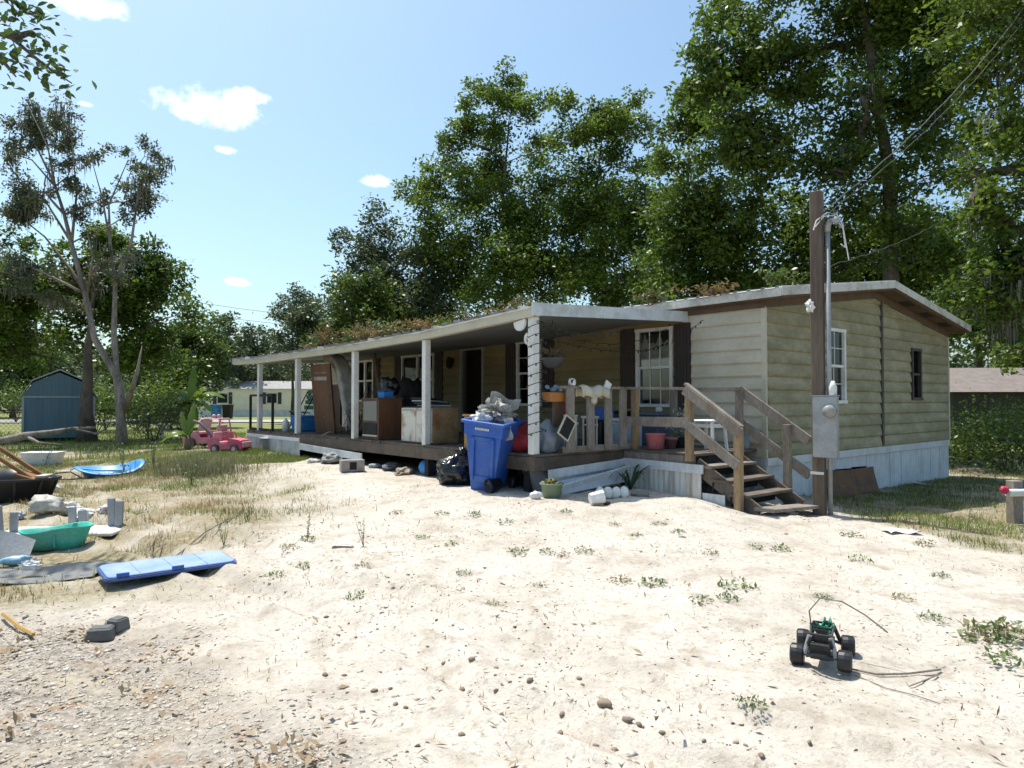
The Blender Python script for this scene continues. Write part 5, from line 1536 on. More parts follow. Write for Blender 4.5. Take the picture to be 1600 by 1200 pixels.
MB().lathe([(.085, 0), (.085, .05), (.075, .1), (.04, .125), (0, .13)], 18, (.19, -.2, zb1 - .2), Matrix.Rotation(R(90), 3, 'X')).build('meter_glass', pm('meter glass', (.30, .30, .28), .1, .1, 8), mb_, smooth=True)
MB().tube([(.21, -.12, zb1), (.21, -.12, zb1 + .12), (.21, -.12, zb1 + .2)], [.05, .05, .02], 12).build('conduit_hub', M_wht, mb_, smooth=True)
MB().box((-.01, -.08, zb0 - .22), (.17, .02, .035)).build('strap', M_wht, u)
MB().blob((-.07, -.06, pz - 1.55), (.07, .07, .1), 3, .6, 2.2, 3, ridge=True).build('insulator_rag', M_wht, u)
M_cab = pm('dull grey cable', (.13, .13, .125), .6, .1, 9)
def cable(name, label, a, b, sag, r, mat, par=None):
    t_ = thing(name, label, 'cable', a); m = MB(); m.tube([q - Vector(a) for q in swag(a, b, sag, 26)], r, 5); m.build('strand', mat, t_); return t_
top_ = Vector((p.x, p.y, g1(p.x, p.y) + pz - .42))
cable('service_cable', 'thick twisted service cable rising from the meter post into the trees', top_ + Vector((.02, -.02, .1)), at(1640, -45, 15.0), .35, .009, M_cab)
cable('service_cable', 'thin bare neutral wire running beside the twisted service cable', top_ + Vector((.0, .0, .02)), at(1650, -40, 15.2), .4, .005, M_cab)
cable('guy_wire', 'thin slack wire from the conduit down behind the gable', top_ + Vector((.1, .05, -.6)), at(1480, 340, 17), .1, .005, M_cab)
lp_ = thing('drip_loop', 'loop of pale wires bent over the weatherhead', 'cable', top_)
MB().tube([(-.08, -.08, -.12), (-.05, -.1, 0), (.1, -.08, .12), (.25, -.05, .1), (.33, -.05, -.05), (.36, -.05, -.35), (.3, -.05, -.3)], .009, 5).build('wire', M_wht, lp_)
MB().tube([(-.06, -.08, -.08), (.05, -.1, .06), (.2, -.08, .08), (.33, -.06, -.1), (.4, -.06, -.52)], .008, 5).build('wire', M_wht, lp_)

# short post with pipe, right of the grass
a = yard('pipe_post', 'short weathered post with white pipe and a red tap handle', 'post', 1586, 816, 10)
MB().box((0, 0, .26), (.15, .13, .62)).build('post', M_grey, a, bevel=.008); MB().tube([(-.2, -.09, .42), (.1, -.09, .42)], .05, 12).build('pipe', M_wht, a); MB().blob((-.25, -.09, .46), (.05, .05, .055), 3, .4, 2, 2).build('tap_handle', col('raspberry red', (.5, .03, .08), .5), a); MB().tube([(.05, .0, .42), (.3, .0, .40)], .045, 10).build('pipe', M_wht, a)
a = yard('white_scrap', 'torn white sheet lying where the sand meets the grass', 'scrap', 1408, 834, 8); a.scale = (.75, .6, .6)
def ws(u, v): return (-.25 + .5 * u, -.15 + .3 * v + .04 * math.sin(6 * u), .03 + .025 * math.sin(9 * u + 4 * v))
MB().sheet(ws, 10, 6).build('sheet', M_wht, a, solid=.006)
a = yard('skirting_offcut', 'pale broken piece of skirting on the shaded grass by the end wall', 'scrap', 1432, 758, 30); MB().box((0, 0, .05), (.5, .12, .015), Matrix.Rotation(R(8), 3, 'Y')).build('strip', M_skirt, a)

# radio controlled truck
c = yard('toy_truck', 'battered black and green radio controlled toy truck on the sand', 'toy truck', 1286, 1026, -29)
WHL = MB().lathe([(0, -.036), (.046, -.038), (.058, -.03), (.061, 0), (.058, .03), (.046, .038), (0, .036)], 18, (0, 0, 0), Matrix.Rotation(R(90), 3, 'Y')).mesh('wheel'); WHL.materials.append(M_black)
HUBM = MB().lathe([(0, -.038), (.024, -.038), (.024, .038), (0, .038)], 10, (0, 0, 0), Matrix.Rotation(R(90), 3, 'Y')).mesh('hub'); HUBM.materials.append(M_galv)
for x, y in ((-.125, -.14), (.125, -.14), (-.125, .15), (.125, .15)):
    w_ = link('wheel', WHL, None, c, (x, y, .058), (0, 0, R(6) if y > 0 else 0)); link('hub', HUBM, None, w_)
MB().box((0, 0, .075), (.09, .34, .02)).build('chassis', M_black, c, bevel=.004)
MB().box((0, -.165, .10), (.11, .03, .09)).build('rear_plate', M_black, c, bevel=.006)
MB().box((0, -.135, .165), (.15, .012, .05)).build('shock_tower', M_black, c, bevel=.004)
MB().tube([(-.07, -.2, .075), (-.03, -.215, .09), (.03, -.215, .09), (.07, -.2, .075)], .009, 6).build('bumper', M_black, c)
for x_ in (-.055, .055): MB().tube([(x_, -.15, .18), (x_ * 1.5, -.165, .075)], .014, 8).build('shock', M_galv, c)
MB().box((0, -.06, .185), (.06, .1, .02), Matrix.Rotation(R(-14), 3, 'X')).build('battery_tray', M_vent, c)
MB().box((0, -.02, .115), (.085, .14, .055)).build('motor_housing', M_green, c, bevel=.01)
cg = MB(); 
for s in (-1, 1): cg.tube([(s * .05, -.15, .15), (s * .06, -.05, .2), (s * .055, .06, .2), (s * .04, .16, .13)], .007, 6)
for y, z in ((-.05, .2), (.06, .2)): cg.tube([(-.058, y, z), (.058, y, z)], .007, 6)
cg.build('roll_cage', M_black, c)
rd = random.Random(2); m = MB()
for k in range(14): m.tube([(rd.uniform(-.05, .05), rd.uniform(-.05, .12), .12), (rd.uniform(-.07, .07), rd.uniform(-.03, .14), .21), (rd.uniform(-.06, .06), rd.uniform(.0, .16), .15)], .006, 5)
m.build('green_wiring', col('emerald plastic', (0.01, 0.22, 0.13), .35), c, smooth=True)
MB().box((.0, .03, .165), (.07, .09, .035)).build('cowl', col('emerald plastic', (0.01, 0.22, 0.13), .35), c, bevel=.01)
for x, y in ((-.07, -.14), (.07, -.14), (-.07, .15), (.07, .15)):
    m = MB(); m.bar((x * .4, y, .08), (x * 1.6, y, .056), .02, .012); m.tube([(x * .7, y - .02, .17), (x * 1.3, y - .02, .07)], .012, 8); m.build('suspension_arm', M_black, c)
MB().tube([(-.06, .05, .1), (-.08, .06, .26), (-.02, .08, .34), (.1, .1, .33), (.22, .1, .27), (.34, .08, .19)], .0045, 5).build('antenna', pm('dull wire', (.2, .2, .15), .5), c)
a = yard('tow_wire', 'thin bent wire and twig trailing on the sand behind the toy truck', 'wire', 1400, 1046)
def line_on_ground(pts, r, name, mat, par, lift=.006):
    q = []
    for px, py in pts: 
        g_ = gp(px, py); q.append(Vector((g_.x, g_.y, gm1(g_.x, g_.y) + lift + r)) - par.location)
    return MB().tube(q, r, 5).build(name, mat, par)
line_on_ground([(1330, 1044), (1370, 1052), (1420, 1050), (1470, 1042)], .006, 'twig', M_grey, a)
line_on_ground([(1335, 1050), (1385, 1072), (1430, 1082), (1468, 1094)], .003, 'wire', M_grey, a)
line_on_ground([(1465, 1046), (1440, 1062), (1420, 1068)], .004, 'twig', M_grey, a)

# foreground: a pair of dark boxy weights, the blue lid, tarp, basins
for i, (px, py, w_, rz, l) in enumerate(((158, 990, .17, 14, 'larger of two grey black plastic blocks lying on the sand'), (184, 981, .11, -18, 'smaller grey black plastic block beside the larger one'))):
    a = yard('plastic_block', l, 'block', px, py, rz); 
    MB().box((0, 0, .035), (w_, .12, .08), taper=.84).build('body', pm('dark grey plastic', (.13, .13, .13), .5, .15, 8), a, bevel=.008)  # grey raised over the whole block to stand for its sunlit top
    MB().box((0, 0, .0765), (w_ * .7, .075, .006)).build('raised_panel', pm('dark grey plastic', (.06, .06, .065)), a, bevel=.002)
q0, q1 = gp(157, 915), gp(358, 872)
an = math.atan2(q1.y - q0.y, q1.x - q0.x); cen = (q0 + q1) / 2
a = thing('storage_cover', 'long shallow pale blue plastic cover lying on the sand', 'cover', (cen.x, cen.y, max(gm1(*(cen + (q1 - q0) * k_)[:2]) for k_ in (-.5, -.3, 0, .3, .5)) - .008), an)
L = (q1 - q0).length
M_lid = col('faded blue lid', (0.22, 0.32, 0.56), .45, scale=5, col2=(0.31, 0.40, 0.59))
def rrect(w, h, r, n=4):
    o_ = []
    for cx, cy, a0 in ((w / 2 - r, h / 2 - r, 0), (-w / 2 + r, h / 2 - r, 90), (-w / 2 + r, -h / 2 + r, 180), (w / 2 - r, -h / 2 + r, 270)):
        for k in range(n + 1): t_ = R(a0 + 90 * k / n); o_.append((cx + r * math.cos(t_), cy + r * math.sin(t_)))
    return o_
MB().prism(rrect(L, .56, .07), .0, .022).build('skirt', col('dark blue edge', (.05, .10, .30), .4), a)
MB().prism(rrect(L - .035, .525, .06), .022, .036).build('top', M_lid, a, bevel=.006)
for x in (-.3, 0, .3): MB().box((x * L * .85, 0, .0385), (.008, .48, .005)).build('rib', M_lid, a)
for x in (-.38, .02): MB().box((x * L, -.262, .045), (.09, .02, .025)).build('latch', M_blue, a)
a = yard('tarp_sheet', 'grey woven tarp lying flat in the dry grass', 'tarp', 62, 898, 12)
def tr(u, v): return (-.95 + 1.5 * u + .25 * v, -.28 + .62 * v - .1 * u, .03 + .025 * math.sin(7 * u + 3 * v) + .02 * math.sin(11 * v))
MB().sheet(tr, 18, 8).build('sheet', pm('grey woven tarp', (0.20, 0.20, 0.195), .8, .15, 20, .3), a, solid=.006)
a = yard('white_wrapper', 'crumpled white wrapper lying on the grey tarp', 'wrapper', 46, 902, 0, .06); MB().blob((0, 0, .04), (.1, .05, .045), 81, .5, 2.4, 3, ridge=True).build('wrapper', M_wht, a)
# double lobed turquoise basin
a = yard('turquoise_basin', 'turquoise double-lobed plastic play basin', 'basin', 88, 856, 8); a.scale = (.83, .8, .75)
def lobed(sc_, n=44):
    o_ = []
    for k in range(n):
        t_ = 2 * math.pi * k / n; x = .40 * math.cos(t_); y = .24 * math.sin(t_) * (1 + .0) * (.78 + .24 * math.cos(2 * t_) * (1 if abs(math.cos(t_)) < .99 else 1)) ; y *= (1 - .18 * math.exp(-(x / .09) ** 2)); y = y / (.78 + .24 * math.cos(2 * t_)) if False else y; o_.append((x * sc_, .26 * math.sin(t_) * (1 - .28 * math.exp(-((x - .05) / .11) ** 2)) * sc_))
    return o_
m = MB(); rings = [(.78, 0), (.86, .12), (.98, .24), (1.05, .26), (1.05, .28), (.96, .275), (.82, .1), (.76, .03)]; vs = []; n = 44
for s_, z in rings:
    for i, (x, y) in enumerate(lobed(s_)): vs.append((x, y, z + (.035 * math.sin(x * 6) if z > .2 else 0)))
fs = [tuple(range(n - 1, -1, -1)), tuple((len(rings) - 1) * n + k for k in range(n))]
for l in range(len(rings) - 1):
    for k in range(n): fs.append((l * n + k, l * n + (k + 1) % n, (l + 1) * n + (k + 1) % n, (l + 1) * n + k))
m.add(vs, fs).build('shell', M_teal, a, smooth=True)
MB().box((.06, -.02, .12), (.02, .34, .16)).build('divider', M_teal, a)
a = yard('overturned_table', 'grey plastic table lying upside down with its flat legs up behind the turquoise basin', 'table', 92, 838, 6)
MB().box((0, .1, .03), (1.25, .5, .04)).build('top', M_wht, a, bevel=.01)
M_gp = col('grey plastic', (0.30, 0.31, 0.32), .5)
for x, y, h_ in ((-.60, -.05, .30), (-.48, .02, .22), (.04, .2, .24), (.14, .22, .2), (.42, .3, .32), (.54, .22, .30)):
    MB().box((x, y, .05 + h_ / 2), (.085, .03, h_), Matrix.Rotation(R(random.uniform(-5, 5)), 3, 'Y')).build('leg', M_gp, a, bevel=.006)
a = yard('bent_plastic', 'bent grey plastic piece propped against the overturned table', 'scrap', 12, 872, 12)
def gpan(u, v): return (-.28 + .5 * u, -.1 + .16 * v, .0 + .30 * v * (1 - .45 * u) + .03 * math.sin(3 * u))
MB().sheet(gpan, 8, 4).build('panel', M_gp, a, solid=.012)
a = yard('pale_blue_bottle', 'crushed pale blue plastic bottle in the dry grass', 'bottle', 25, 884, 30); MB().blob((0, 0, .045), (.13, .05, .045), 84, .3, 2.2, 3).build('bottle', col('pale blue film', (.32, .55, .66), .3), a, smooth=True); MB().lathe([(.02, 0), (.02, .03)], 10, (.13, 0, .045), Matrix.Rotation(R(90), 3, 'Y')).build('cap', M_wht, a)
# white sacks
for i, (px, py, r, c_, l) in enumerate(((75, 806, .24, (.48, .46, .41), 'beige stuffed sack lying in the dry grass'), (108, 800, .17, (.72, .71, .68), 'white crumpled bag leaning on the beige sack'), (128, 810, .17, (.76, .76, .75), 'white torn plastic bag behind the turquoise basin'), (165, 806, .13, (.58, .52, .5), 'pinkish white crumpled cloth by the upturned table legs'), (28, 812, .11, (.36, .38, .4), 'grey crumpled film in the dry grass'), (78, 766, .15, (.75, .76, .77), 'white plastic bag beside the black garden cart'))):
    a = yard('rubbish_bag', l, 'bag', px, py, 40 * i); MB().blob((0, 0, r * .4), (r, r * .7, r * .55), 90 + i, .4, 2, 3, flat=r * .38, ridge=True).build('film', pm('bag %d' % i, c_, .6, .15, 6), a, smooth=i == 0)
# black garden tub with an upturned wooden chair in it
a = yard('black_tub', 'big black plastic garden tub lying in the grass', 'tub', 22, 784, 8)
m = MB(); m.lathe([(.36, 0), (.40, .02), (.50, .36), (.54, .38), (.54, .41), (.48, .4), (.38, .06), (0, .05)], 30, sx=1.15, sy=.72); m.build('shell', M_black, a, smooth=True)
for k in range(10):
    t_ = 2 * math.pi * k / 10; MB().bar((.40 * 1.15 * math.cos(t_), .40 * .72 * math.sin(t_), .03), (.51 * 1.15 * math.cos(t_), .51 * .72 * math.sin(t_), .37), .03, .02).build('rib', M_black, a)
ch = thing('upturned_chair', 'orange brown wooden chair thrown upside down into the black tub', 'chair', a.location + Vector((-.02, .02, .28)), R(10))
M_or = pm('orange brown wood', (0.30, 0.14, 0.045), .5, .2, 4, .1, col2=(0.20, 0.09, 0.03))
for y, dx in ((-.12, 0), (.16, .04)): 
    MB().bar((.28 + dx, y, .12), (-.34 + dx, y, .56), .045, .055).build('leg', M_or, ch, bevel=.006); MB().box((-.36 + dx, y, .575), (.06, .06, .03)).build('foot', M_yel, ch)
MB().box((.26, .02, .12), (.4, .4, .05), Matrix.Rotation(R(20), 3, 'Y')).build('seat', M_or, ch, bevel=.01); MB().box((.4, .02, .14), (.14, .3, .03)).build('backrest', M_trim, ch)
bb = thing('plastic_dome', 'black domed plastic shell standing behind the tub', 'dome', a.location + Vector((-.25, .28, .1)), 0); MB().lathe([(.42, 0), (.40, .1), (.3, .3), (.1, .4), (0, .41)], 22, sy=.5).build('dome', M_black, bb, smooth=True)
a = yard('white_tub', 'white rectangular tub standing on the grass', 'tub', 67, 727, 8); tub_shell(MB(), .6, .36, .72, .46, .3, .02).build('shell', M_wht, a, bevel=.01)
MB().box((0, 0, .30), (.76, .5, .02)).build('cover', M_wht, a)
# flattened blue paddling pool
a = yard('blue_pool', 'bright blue moulded paddling pool half collapsed on the grass', 'paddling pool', 172, 742, 6); a.scale = (.9, .9, .9)
m = MB(); n = 30; vs = []
for rr_, zz2 in ((.74, .0), (.88, .1), (1.0, .15), (1.02, .13), (.97, .17), (.85, .14), (.7, .03)):
    for k in range(n):
        t_ = 2 * math.pi * k / n; x = .66 * math.cos(t_) * rr_; y = .5 * math.sin(t_) * rr_; lift = max(0, math.sin(t_ + .3)) * .13 * (zz2 > .05) * (1 + .2 * math.sin(3 * t_)); vs.append((x, y, zz2 * (.8 + .4 * math.sin(2 * t_ + 1)) + lift))
fs = [tuple(range(n - 1, -1, -1)), tuple(6 * n + k for k in range(n))]
for l in range(6):
    for k in range(n): fs.append((l * n + k, l * n + (k + 1) % n, (l + 1) * n + (k + 1) % n, (l + 1) * n + k))
m.add(vs, fs).build('shell', M_sky, a, smooth=True)
MB().tube([(-.74, -.1, .12), (-.6, -.2, .17), (0, -.46, .14), (.4, -.36, .12)], .018, 8).build('rim', col('pale rim blue', (.12, .45, .75), .4), a, smooth=True)
a = yard('wire_frame', 'black bent metal frame lying in the grass near the blue pool', 'frame', 95, 750, 0); MB().tube([(-.3, 0, .02), (-.22, .1, .12), (.1, .12, .15), (.25, .05, .1), (.4, 0, .04), (.2, -.08, .03), (-.2, -.06, .04), (-.3, 0, .02)], .013, 6).build('tube', M_black, a)
# sticks
for i, (pts, r, l, mt_) in enumerate((([(268, 872), (320, 840), (378, 802)], .008, 'long bleached cane lying across the dry grass', M_pale), ([(4, 968), (30, 985), (52, 1000)], .013, 'yellowed bamboo stick on the gravel', M_yel), ([(228, 876), (240, 850), (246, 842)], .006, 'thin dark stick by the blue lid', M_grey), ([(238, 878), (252, 856), (258, 842)], .007, 'forked grey stick by the blue lid', M_grey), ([(170, 824), (215, 806), (225, 800)], .006, 'short twig near the turquoise basin', M_grey))):
    g_ = gp(*pts[0]); a = thing('stick', l, 'stick', (g_.x, g_.y, gm1(g_.x, g_.y))); line_on_ground(pts, r, 'stick', mt_, a, .02)
a = yard('white_plastic_scrap', 'curled scrap of white plastic on the sand by a tall weed', 'scrap', 535, 852, 10)
MB().sheet(lambda u, v: (-.1 + .2 * u, -.05 + .1 * v, .012 + .02 * math.sin(3 * u)), 6, 3).build('sheet', M_wht, a, solid=.004)

# pink ride-on cars
def ride_on(name, label, px, py, rz, jeep):
    a = yard(name, label, 'toy car', px, py, rz)
    M_pk = col('faded pink plastic', (0.62, 0.17, 0.25), .45, scale=2, col2=(.66, .3, .36)) if jeep else col('hot pink plastic', (0.58, 0.075, 0.15), .4, scale=2, col2=(.62, .16, .22)); M_lp = col('pale pink plastic', (0.72, 0.42, 0.46), .45)
    side = [(-.5, .1), (-.5, .34), (-.36, .40), (-.2, .40), (-.14, .24), (.08, .24), (.14, .38), (.42, .34), (.52, .26), (.52, .1), (.44, .1), (.40, .2), (.30, .23), (.2, .2), (.16, .1), (-.12, .1), (-.16, .2), (-.26, .23), (-.36, .2), (-.4, .1)]
    for y in (-.25, .21):
        MB().prism(side, 0, .04, Matrix(((1, 0, 0), (0, 0, 1), (0, 1, 0))), (0, y, 0)).build('side_panel', M_pk, a)
    MB().box((.33, 0, .32), (.36, .44, .07), Matrix.Rotation(R(7), 3, 'Y')).build('bonnet', M_pk if not jeep else M_lp, a, bevel=.02)
    MB().box((-.02, 0, .15), (.98, .42, .06)).build('floor', M_pk, a); MB().box((.53, 0, .22), (.05, .46, .14)).build('bumper', M_lp, a, bevel=.015)
    MB().box((-.47, 0, .24), (.06, .42, .26)).build('tailgate', M_pk, a); MB().box((-.22, 0, .26), (.24, .38, .06)).build('seat', M_lp, a, bevel=.015); MB().box((-.35, 0, .4), (.06, .38, .26)).build('seat_back', M_lp, a, bevel=.015)
    for x in (-.28, .30):
        for y in (-.24, .24):
            w_ = MB().lathe([(0, -.05), (.11, -.05), (.12, 0), (.11, .05), (0, .05)], 18, (x, y, .115), Matrix.Rotation(R(90), 3, 'X')).build('wheel', col('dusty tyre', (.12, .10, .09), .8), a)
            MB().lathe([(0, -.055), (.06, -.055), (.06, .055), (0, .055)], 12, (x, y, .115), Matrix.Rotation(R(90), 3, 'X')).build('hub', M_lp, w_)
    if jeep:
        m = MB()
        for y in (-.22, .22): m.tube([(.14, y, .36), (.06, y, .66), (-.4, y, .66), (-.46, y, .34)], .022, 8)
        for x, z in ((.06, .66), (-.4, .66)): m.tube([(x, -.22, z), (x, .22, z)], .022, 8)
        m.build('roll_bar', M_lp, a, smooth=True); MB().tube([(-.17, -.22, .66), (-.17, -.22, .36)], .018, 8).build('roll_bar', M_lp, a)
        MB().sheet(lambda u, v: (.13 - .06 * v, -.2 + .4 * u, .4 + .24 * v), 1, 1).build('windscreen', pm('pale tinted plastic', (.45, .42, .5), .15), a, solid=.008)
        for y in (-.1, .1): MB().blob((-.2, y, .72), (.05, .045, .05), 2, .03, sub=2).build('roof_lamp', M_lp, a, smooth=True)
    else:
        m = MB(); m.tube([(.12, -.2, .38), (.06, -.17, .52), (.06, .17, .52), (.12, .2, .38)], .016, 8); m.build('windscreen_frame', M_pk, a)
    return a
j = ride_on('pink_jeep', 'pink toy jeep with roll bars parked in the weeds', 326, 699, 170, True); j.scale = (1.05, 1.05, 1.1)
ride_on('pink_car', 'hot pink open toy car parked in front of the pink jeep', 358, 707, -6, False).scale = (.80, .9, .9)
# banana plants
M_ban = leaf_mat('banana leaf', (0.05, 0.12, 0.015), (0.20, 0.28, 0.035), .35, .45)
M_stem = pm('banana stem', (.17, .14, .09), .7, .3, 4, .2, col2=(.10, .08, .05), stretch=(1, 1, .2))
def banana(name, label, px, py, h_, leaves, seed):
    a = yard(name, label, 'banana plant', px, py); rd = random.Random(seed)
    MB().tube([(0, 0, -.05), (.02, 0, h_ * .5), (0, .02, h_)], [.1, .085, .05], 10).build('stem', M_stem, a, smooth=True)
    for k, (an, L, up) in enumerate(leaves):
        an = R(an); vs = []; fs = []; n = 12
        for i in range(n + 1):
            u = i / n; r = L * u; z = h_ + L * up * u - L * .75 * u ** 2.2 * (1.0 if up < 1.2 else .25); wd = L * .15 * math.sin(math.pi * min(u * .93 + .07, 1)) ** .6 * (1 if i % 3 else .75) + .004
            hor = r * (math.cos(min(up, 1.4) * .75)); c_ = Vector((math.cos(an) * hor, math.sin(an) * hor, z)); s_ = Vector((-math.sin(an), math.cos(an), -.7)) * wd; s2 = Vector((math.sin(an), -math.cos(an), -.7)) * wd; vs += [c_ + s2, c_, c_ + s_]
        for i in range(n): b_ = 3 * i; fs += [(b_, b_ + 1, b_ + 4, b_ + 3), (b_ + 1, b_ + 2, b_ + 5, b_ + 4)]
        MB().add(vs, fs).build('leaf', M_ban, a, smooth=True)
    return a
banana('banana_plant', 'tall banana plant with tattered leaves and brown stem', 296, 690, 1.35, [(172, 1.35, .75), (12, 1.45, .85), (50, 1.1, .9), (-40, 1.1, .7), (100, 1.0, 1.5), (200, 1.1, .45), (250, 1.1, .7), (330, 1.3, .5), (150, 1.1, 1.1), (-15, 1.2, 1.15), (215, .9, .05), (310, .9, .05)], 1)
banana('banana_sucker', 'young bright green banana plant beside the pink jeep', 293, 702, .35, [(190, .7, .5), (90, .7, 1.4), (20, .45, 1.2), (230, .6, .8), (140, .6, 1.2)], 2)
a = yard('drooping_stalk', 'arched grey purple dead banana stalk bending over the pink jeep', 332, 702, 0)
q = [at(302, 657, 16.2), at(312, 661, 16.2), at(322, 671, 16.2), at(330, 681, 16.2), at(333, 702, 16.2)]
MB().tube([v - a.location for v in q], [.02, .028, .032, .034, .03], 8).build('stalk', pm('grey purple stalk', (.16, .13, .16), .7, .2, 6), a, smooth=True)
a = yard('white_birdbath', 'white shallow dish on a short stand among the shrubs', 'dish', 254, 686); MB().lathe([(.1, 0), (.05, .06), (.05, .42), (.2, .5), (.28, .56), (.26, .57), (.0, .5)], 18).build('dish', M_wht, a, smooth=True)

# blue shed with gambrel roof
p = gbase(90, 25.8)
s = thing('blue_shed', 'blue grey gambrel roofed garden shed under the oak', 'shed', (p.x, p.y, g1(p.x, p.y)), R(35))
M_shed = pm('blue grey boards', (0.13, 0.21, 0.255), .7, .12, 2, .1, stretch=(6, 6, .3)); M_shr = pm('pale grey roofing', (.42, .46, .46), .7, .15, 3)
W2 = 1.08
prof = [(-W2, .12), (W2, .12), (W2, 1.55), (W2 * .72, 2.05), (0, 2.42), (-W2 * .72, 2.05), (-W2, 1.55)]
MB().prism(prof, -1.6, 1.6, Matrix(((1, 0, 0), (0, 0, 1), (0, 1, 0)))).build('walls', M_shed, s)
rp = [(W2 + .08, 1.50), (W2 * .74, 2.11), (0, 2.50), (-W2 * .74, 2.11), (-W2 - .08, 1.50)]
for (x0, z0), (x1, z1) in zip(rp, rp[1:]): MB().add([(x0, -1.68, z0), (x1, -1.68, z1), (x1, 1.68, z1), (x0, 1.68, z0), (x0, -1.68, z0 + .05), (x1, -1.68, z1 + .05), (x1, 1.68, z1 + .05), (x0, 1.68, z0 + .05)], [(3, 2, 1, 0), (4, 5, 6, 7), (0, 1, 5, 4), (1, 2, 6, 5), (2, 3, 7, 6), (3, 0, 4, 7)]).build('roof_slope', M_shr, s)
MB().box((0, -1.615, 1.56), (W2 * 2, .03, .05)).build('band', M_shr, s)
for x in (-W2 + .03, W2 - .03): MB().box((x, -1.615, .83), (.07, .03, 1.42)).build('corner_board', M_shr, s)
for x in (-1.1, 0, 1.1): MB().box((x, 0, .04), (.2, 3.0, .2)).build('skid', M_dark, s)
# chain link fence
F0, F1 = gbase(-260, 24.0), gbase(232, 25.5)
f = thing('chain_link_fence', 'old chain link fence in front of the blue shed', 'fence', (F0.x, F0.y, g1(F0.x, F0.y)))
fd = F1 - F0; fL = math.hypot(fd.x, fd.y); nposts = 6
for k in range(nposts):
    q = F0.lerp(F1, k / (nposts - 1)) - F0; MB().tube([(q.x, q.y, -.1), (q.x, q.y, 1.12)], .028, 8).build('post', M_vent, f)
MB().tube([(0, 0, 1.08), (fd.x, fd.y, 1.08)], .02, 6).build('top_rail', M_vent, f)
m = MB(); step = .16; nW = int(fL / step); ux, uy = fd.x / fL, fd.y / fL
for k in range(-7, nW):
    for sgn in (1, -1):
        a0 = k * step if sgn > 0 else (k + 7) * step; b0_ = a0 + sgn * 1.05; lo, hi = 0.0, 1.0
        pa, pb = (a0, .03), (b0_, 1.08)
        if min(a0, b0_) < 0 or max(a0, b0_) > fL: continue
        m.bar((ux * pa[0], uy * pa[0], pa[1]), (ux * pb[0], uy * pb[0], pb[1]), .006, .006)
o = m.build('wire_mesh', M_vent, f); o['kind'] = 'stuff'
# fallen branch
a = yard('fallen_branch', 'long fallen bare branch lying along the fence', 'branch', 90, 690)
def fb(px, py, d): return at(px, py, d) - a.location
MB().tube([fb(-60, 700, 21.5), fb(0, 690, 21.5), fb(40, 681, 21.6), fb(80, 676, 21.8), (fb(115, 670, 22)), fb(150, 668, 22.2)], [.14, .13, .12, .09, .06, .03], 8).build('limb', M_pale, a, smooth=True)
MB().tube([fb(40, 681, 21.6), fb(60, 692, 21.4), fb(110, 697, 21.4), fb(165, 695, 21.6)], [.06, .045, .03, .015], 6).build('side_limb', M_pale, a, smooth=True)
MB().tube([fb(115, 670, 22), fb(150, 678, 22), fb(172, 666, 22)], [.04, .03, .012], 6).build('side_limb', M_pale, a, smooth=True)
# pale yellow trailer across the street
def trailer(name, label, p0, p1, wall, roofc, h_=2.5):
    v = p1 - p0; L_ = math.hypot(v.x, v.y); a = thing(name, label, 'trailer', (p0.x, p0.y, g1(p0.x, p0.y)), math.atan2(v.y, v.x))
    MB().box((L_ / 2, 2, .55 + (h_ - .55) / 2), (L_, 4, h_ - .55)).build('walls', wall, a); MB().box((L_ / 2, 2.01, .25), (L_ - .04, 3.94, .62)).build('skirting', M_white, a)
    MB().prism([(-.2, h_), (4.2, h_), (2, h_ + .75)], -.2, L_ + .2, Matrix(((0, 0, 1), (1, 0, 0), (0, 1, 0)))).build('roof', roofc, a)
    for t_ in (2.2, 6.5, 10.5, 14.5):
        if t_ < L_ - 1:
            w_ = MB().box((t_, -.02, 1.65), (1.0, .05, 1.0)).build('window', M_white, a); MB().box((t_, -.05, 1.65), (.84, .02, .84)).build('pane', M_dark, w_)
            for s_ in (-.68, .68): MB().box((t_ + s_, -.02, 1.65), (.3, .04, 1.05)).build('shutter', M_shut, a)
    return a
trailer('yellow_trailer', 'pale yellow trailer home with dark window far across the street', gbase(308, 62), gbase(308, 62) + Vector((17, 1.5, 0)), pm('pale yellow boards', (.88, .77, .60), .7, .06, 2), pm('grey shingle', (.33, .32, .31), .9, .1, 2))
for px, mt_, l in ((338, M_sky, 'blue wheeled bin in front of the yellow trailer'), (356, M_vent, 'dark wheeled bin in front of the yellow trailer')):
    q = gbase(px, 53); a = thing('street_bin', l, 'bin', (q.x, q.y, gm1(q.x, q.y) + .05)); MB().box((0, 0, .5), (.5, .6, 1.0), taper=1.18).build('body', mt_, a); MB().box((0, 0, 1.04), (.66, .76, .07)).build('lid', mt_, a)
# shaded neighbouring building
q = gbase(1470, 30)
a = thing('neighbour_house', 'low dark house with pinkish shingle roof in the shade of the oaks', 'house', (q.x, q.y, g1(q.x, q.y)), R(-4))
MB().box((5.5, 2.5, 1.1), (10, 5, 2.5)).build('walls', pm('dark stained wall', (.05, .05, .045), .8, .2, 2), a)
MB().add([(-.3, -.6, 2.2), (9.6, -.6, 2.2), (8.6, 2.4, 3.35), (-.3, 2.4, 3.35), (-.3, 5.6, 2.2), (10, 5.6, 2.2)], [(0, 1, 2, 3), (3, 2, 5, 4), (1, 5, 2), (0, 3, 4), (0, 4, 5, 1)]).build('roof', pm('pinkish shingle', (.23, .19, .17), .9, .15, 3), a)
w_ = MB().box((4.2, -.02, 1.3), (1.2, .06, .9)).build('window', M_brown, a); MB().box((4.2, -.06, 1.3), (1.05, .02, .75)).build('pane', M_dark, w_)
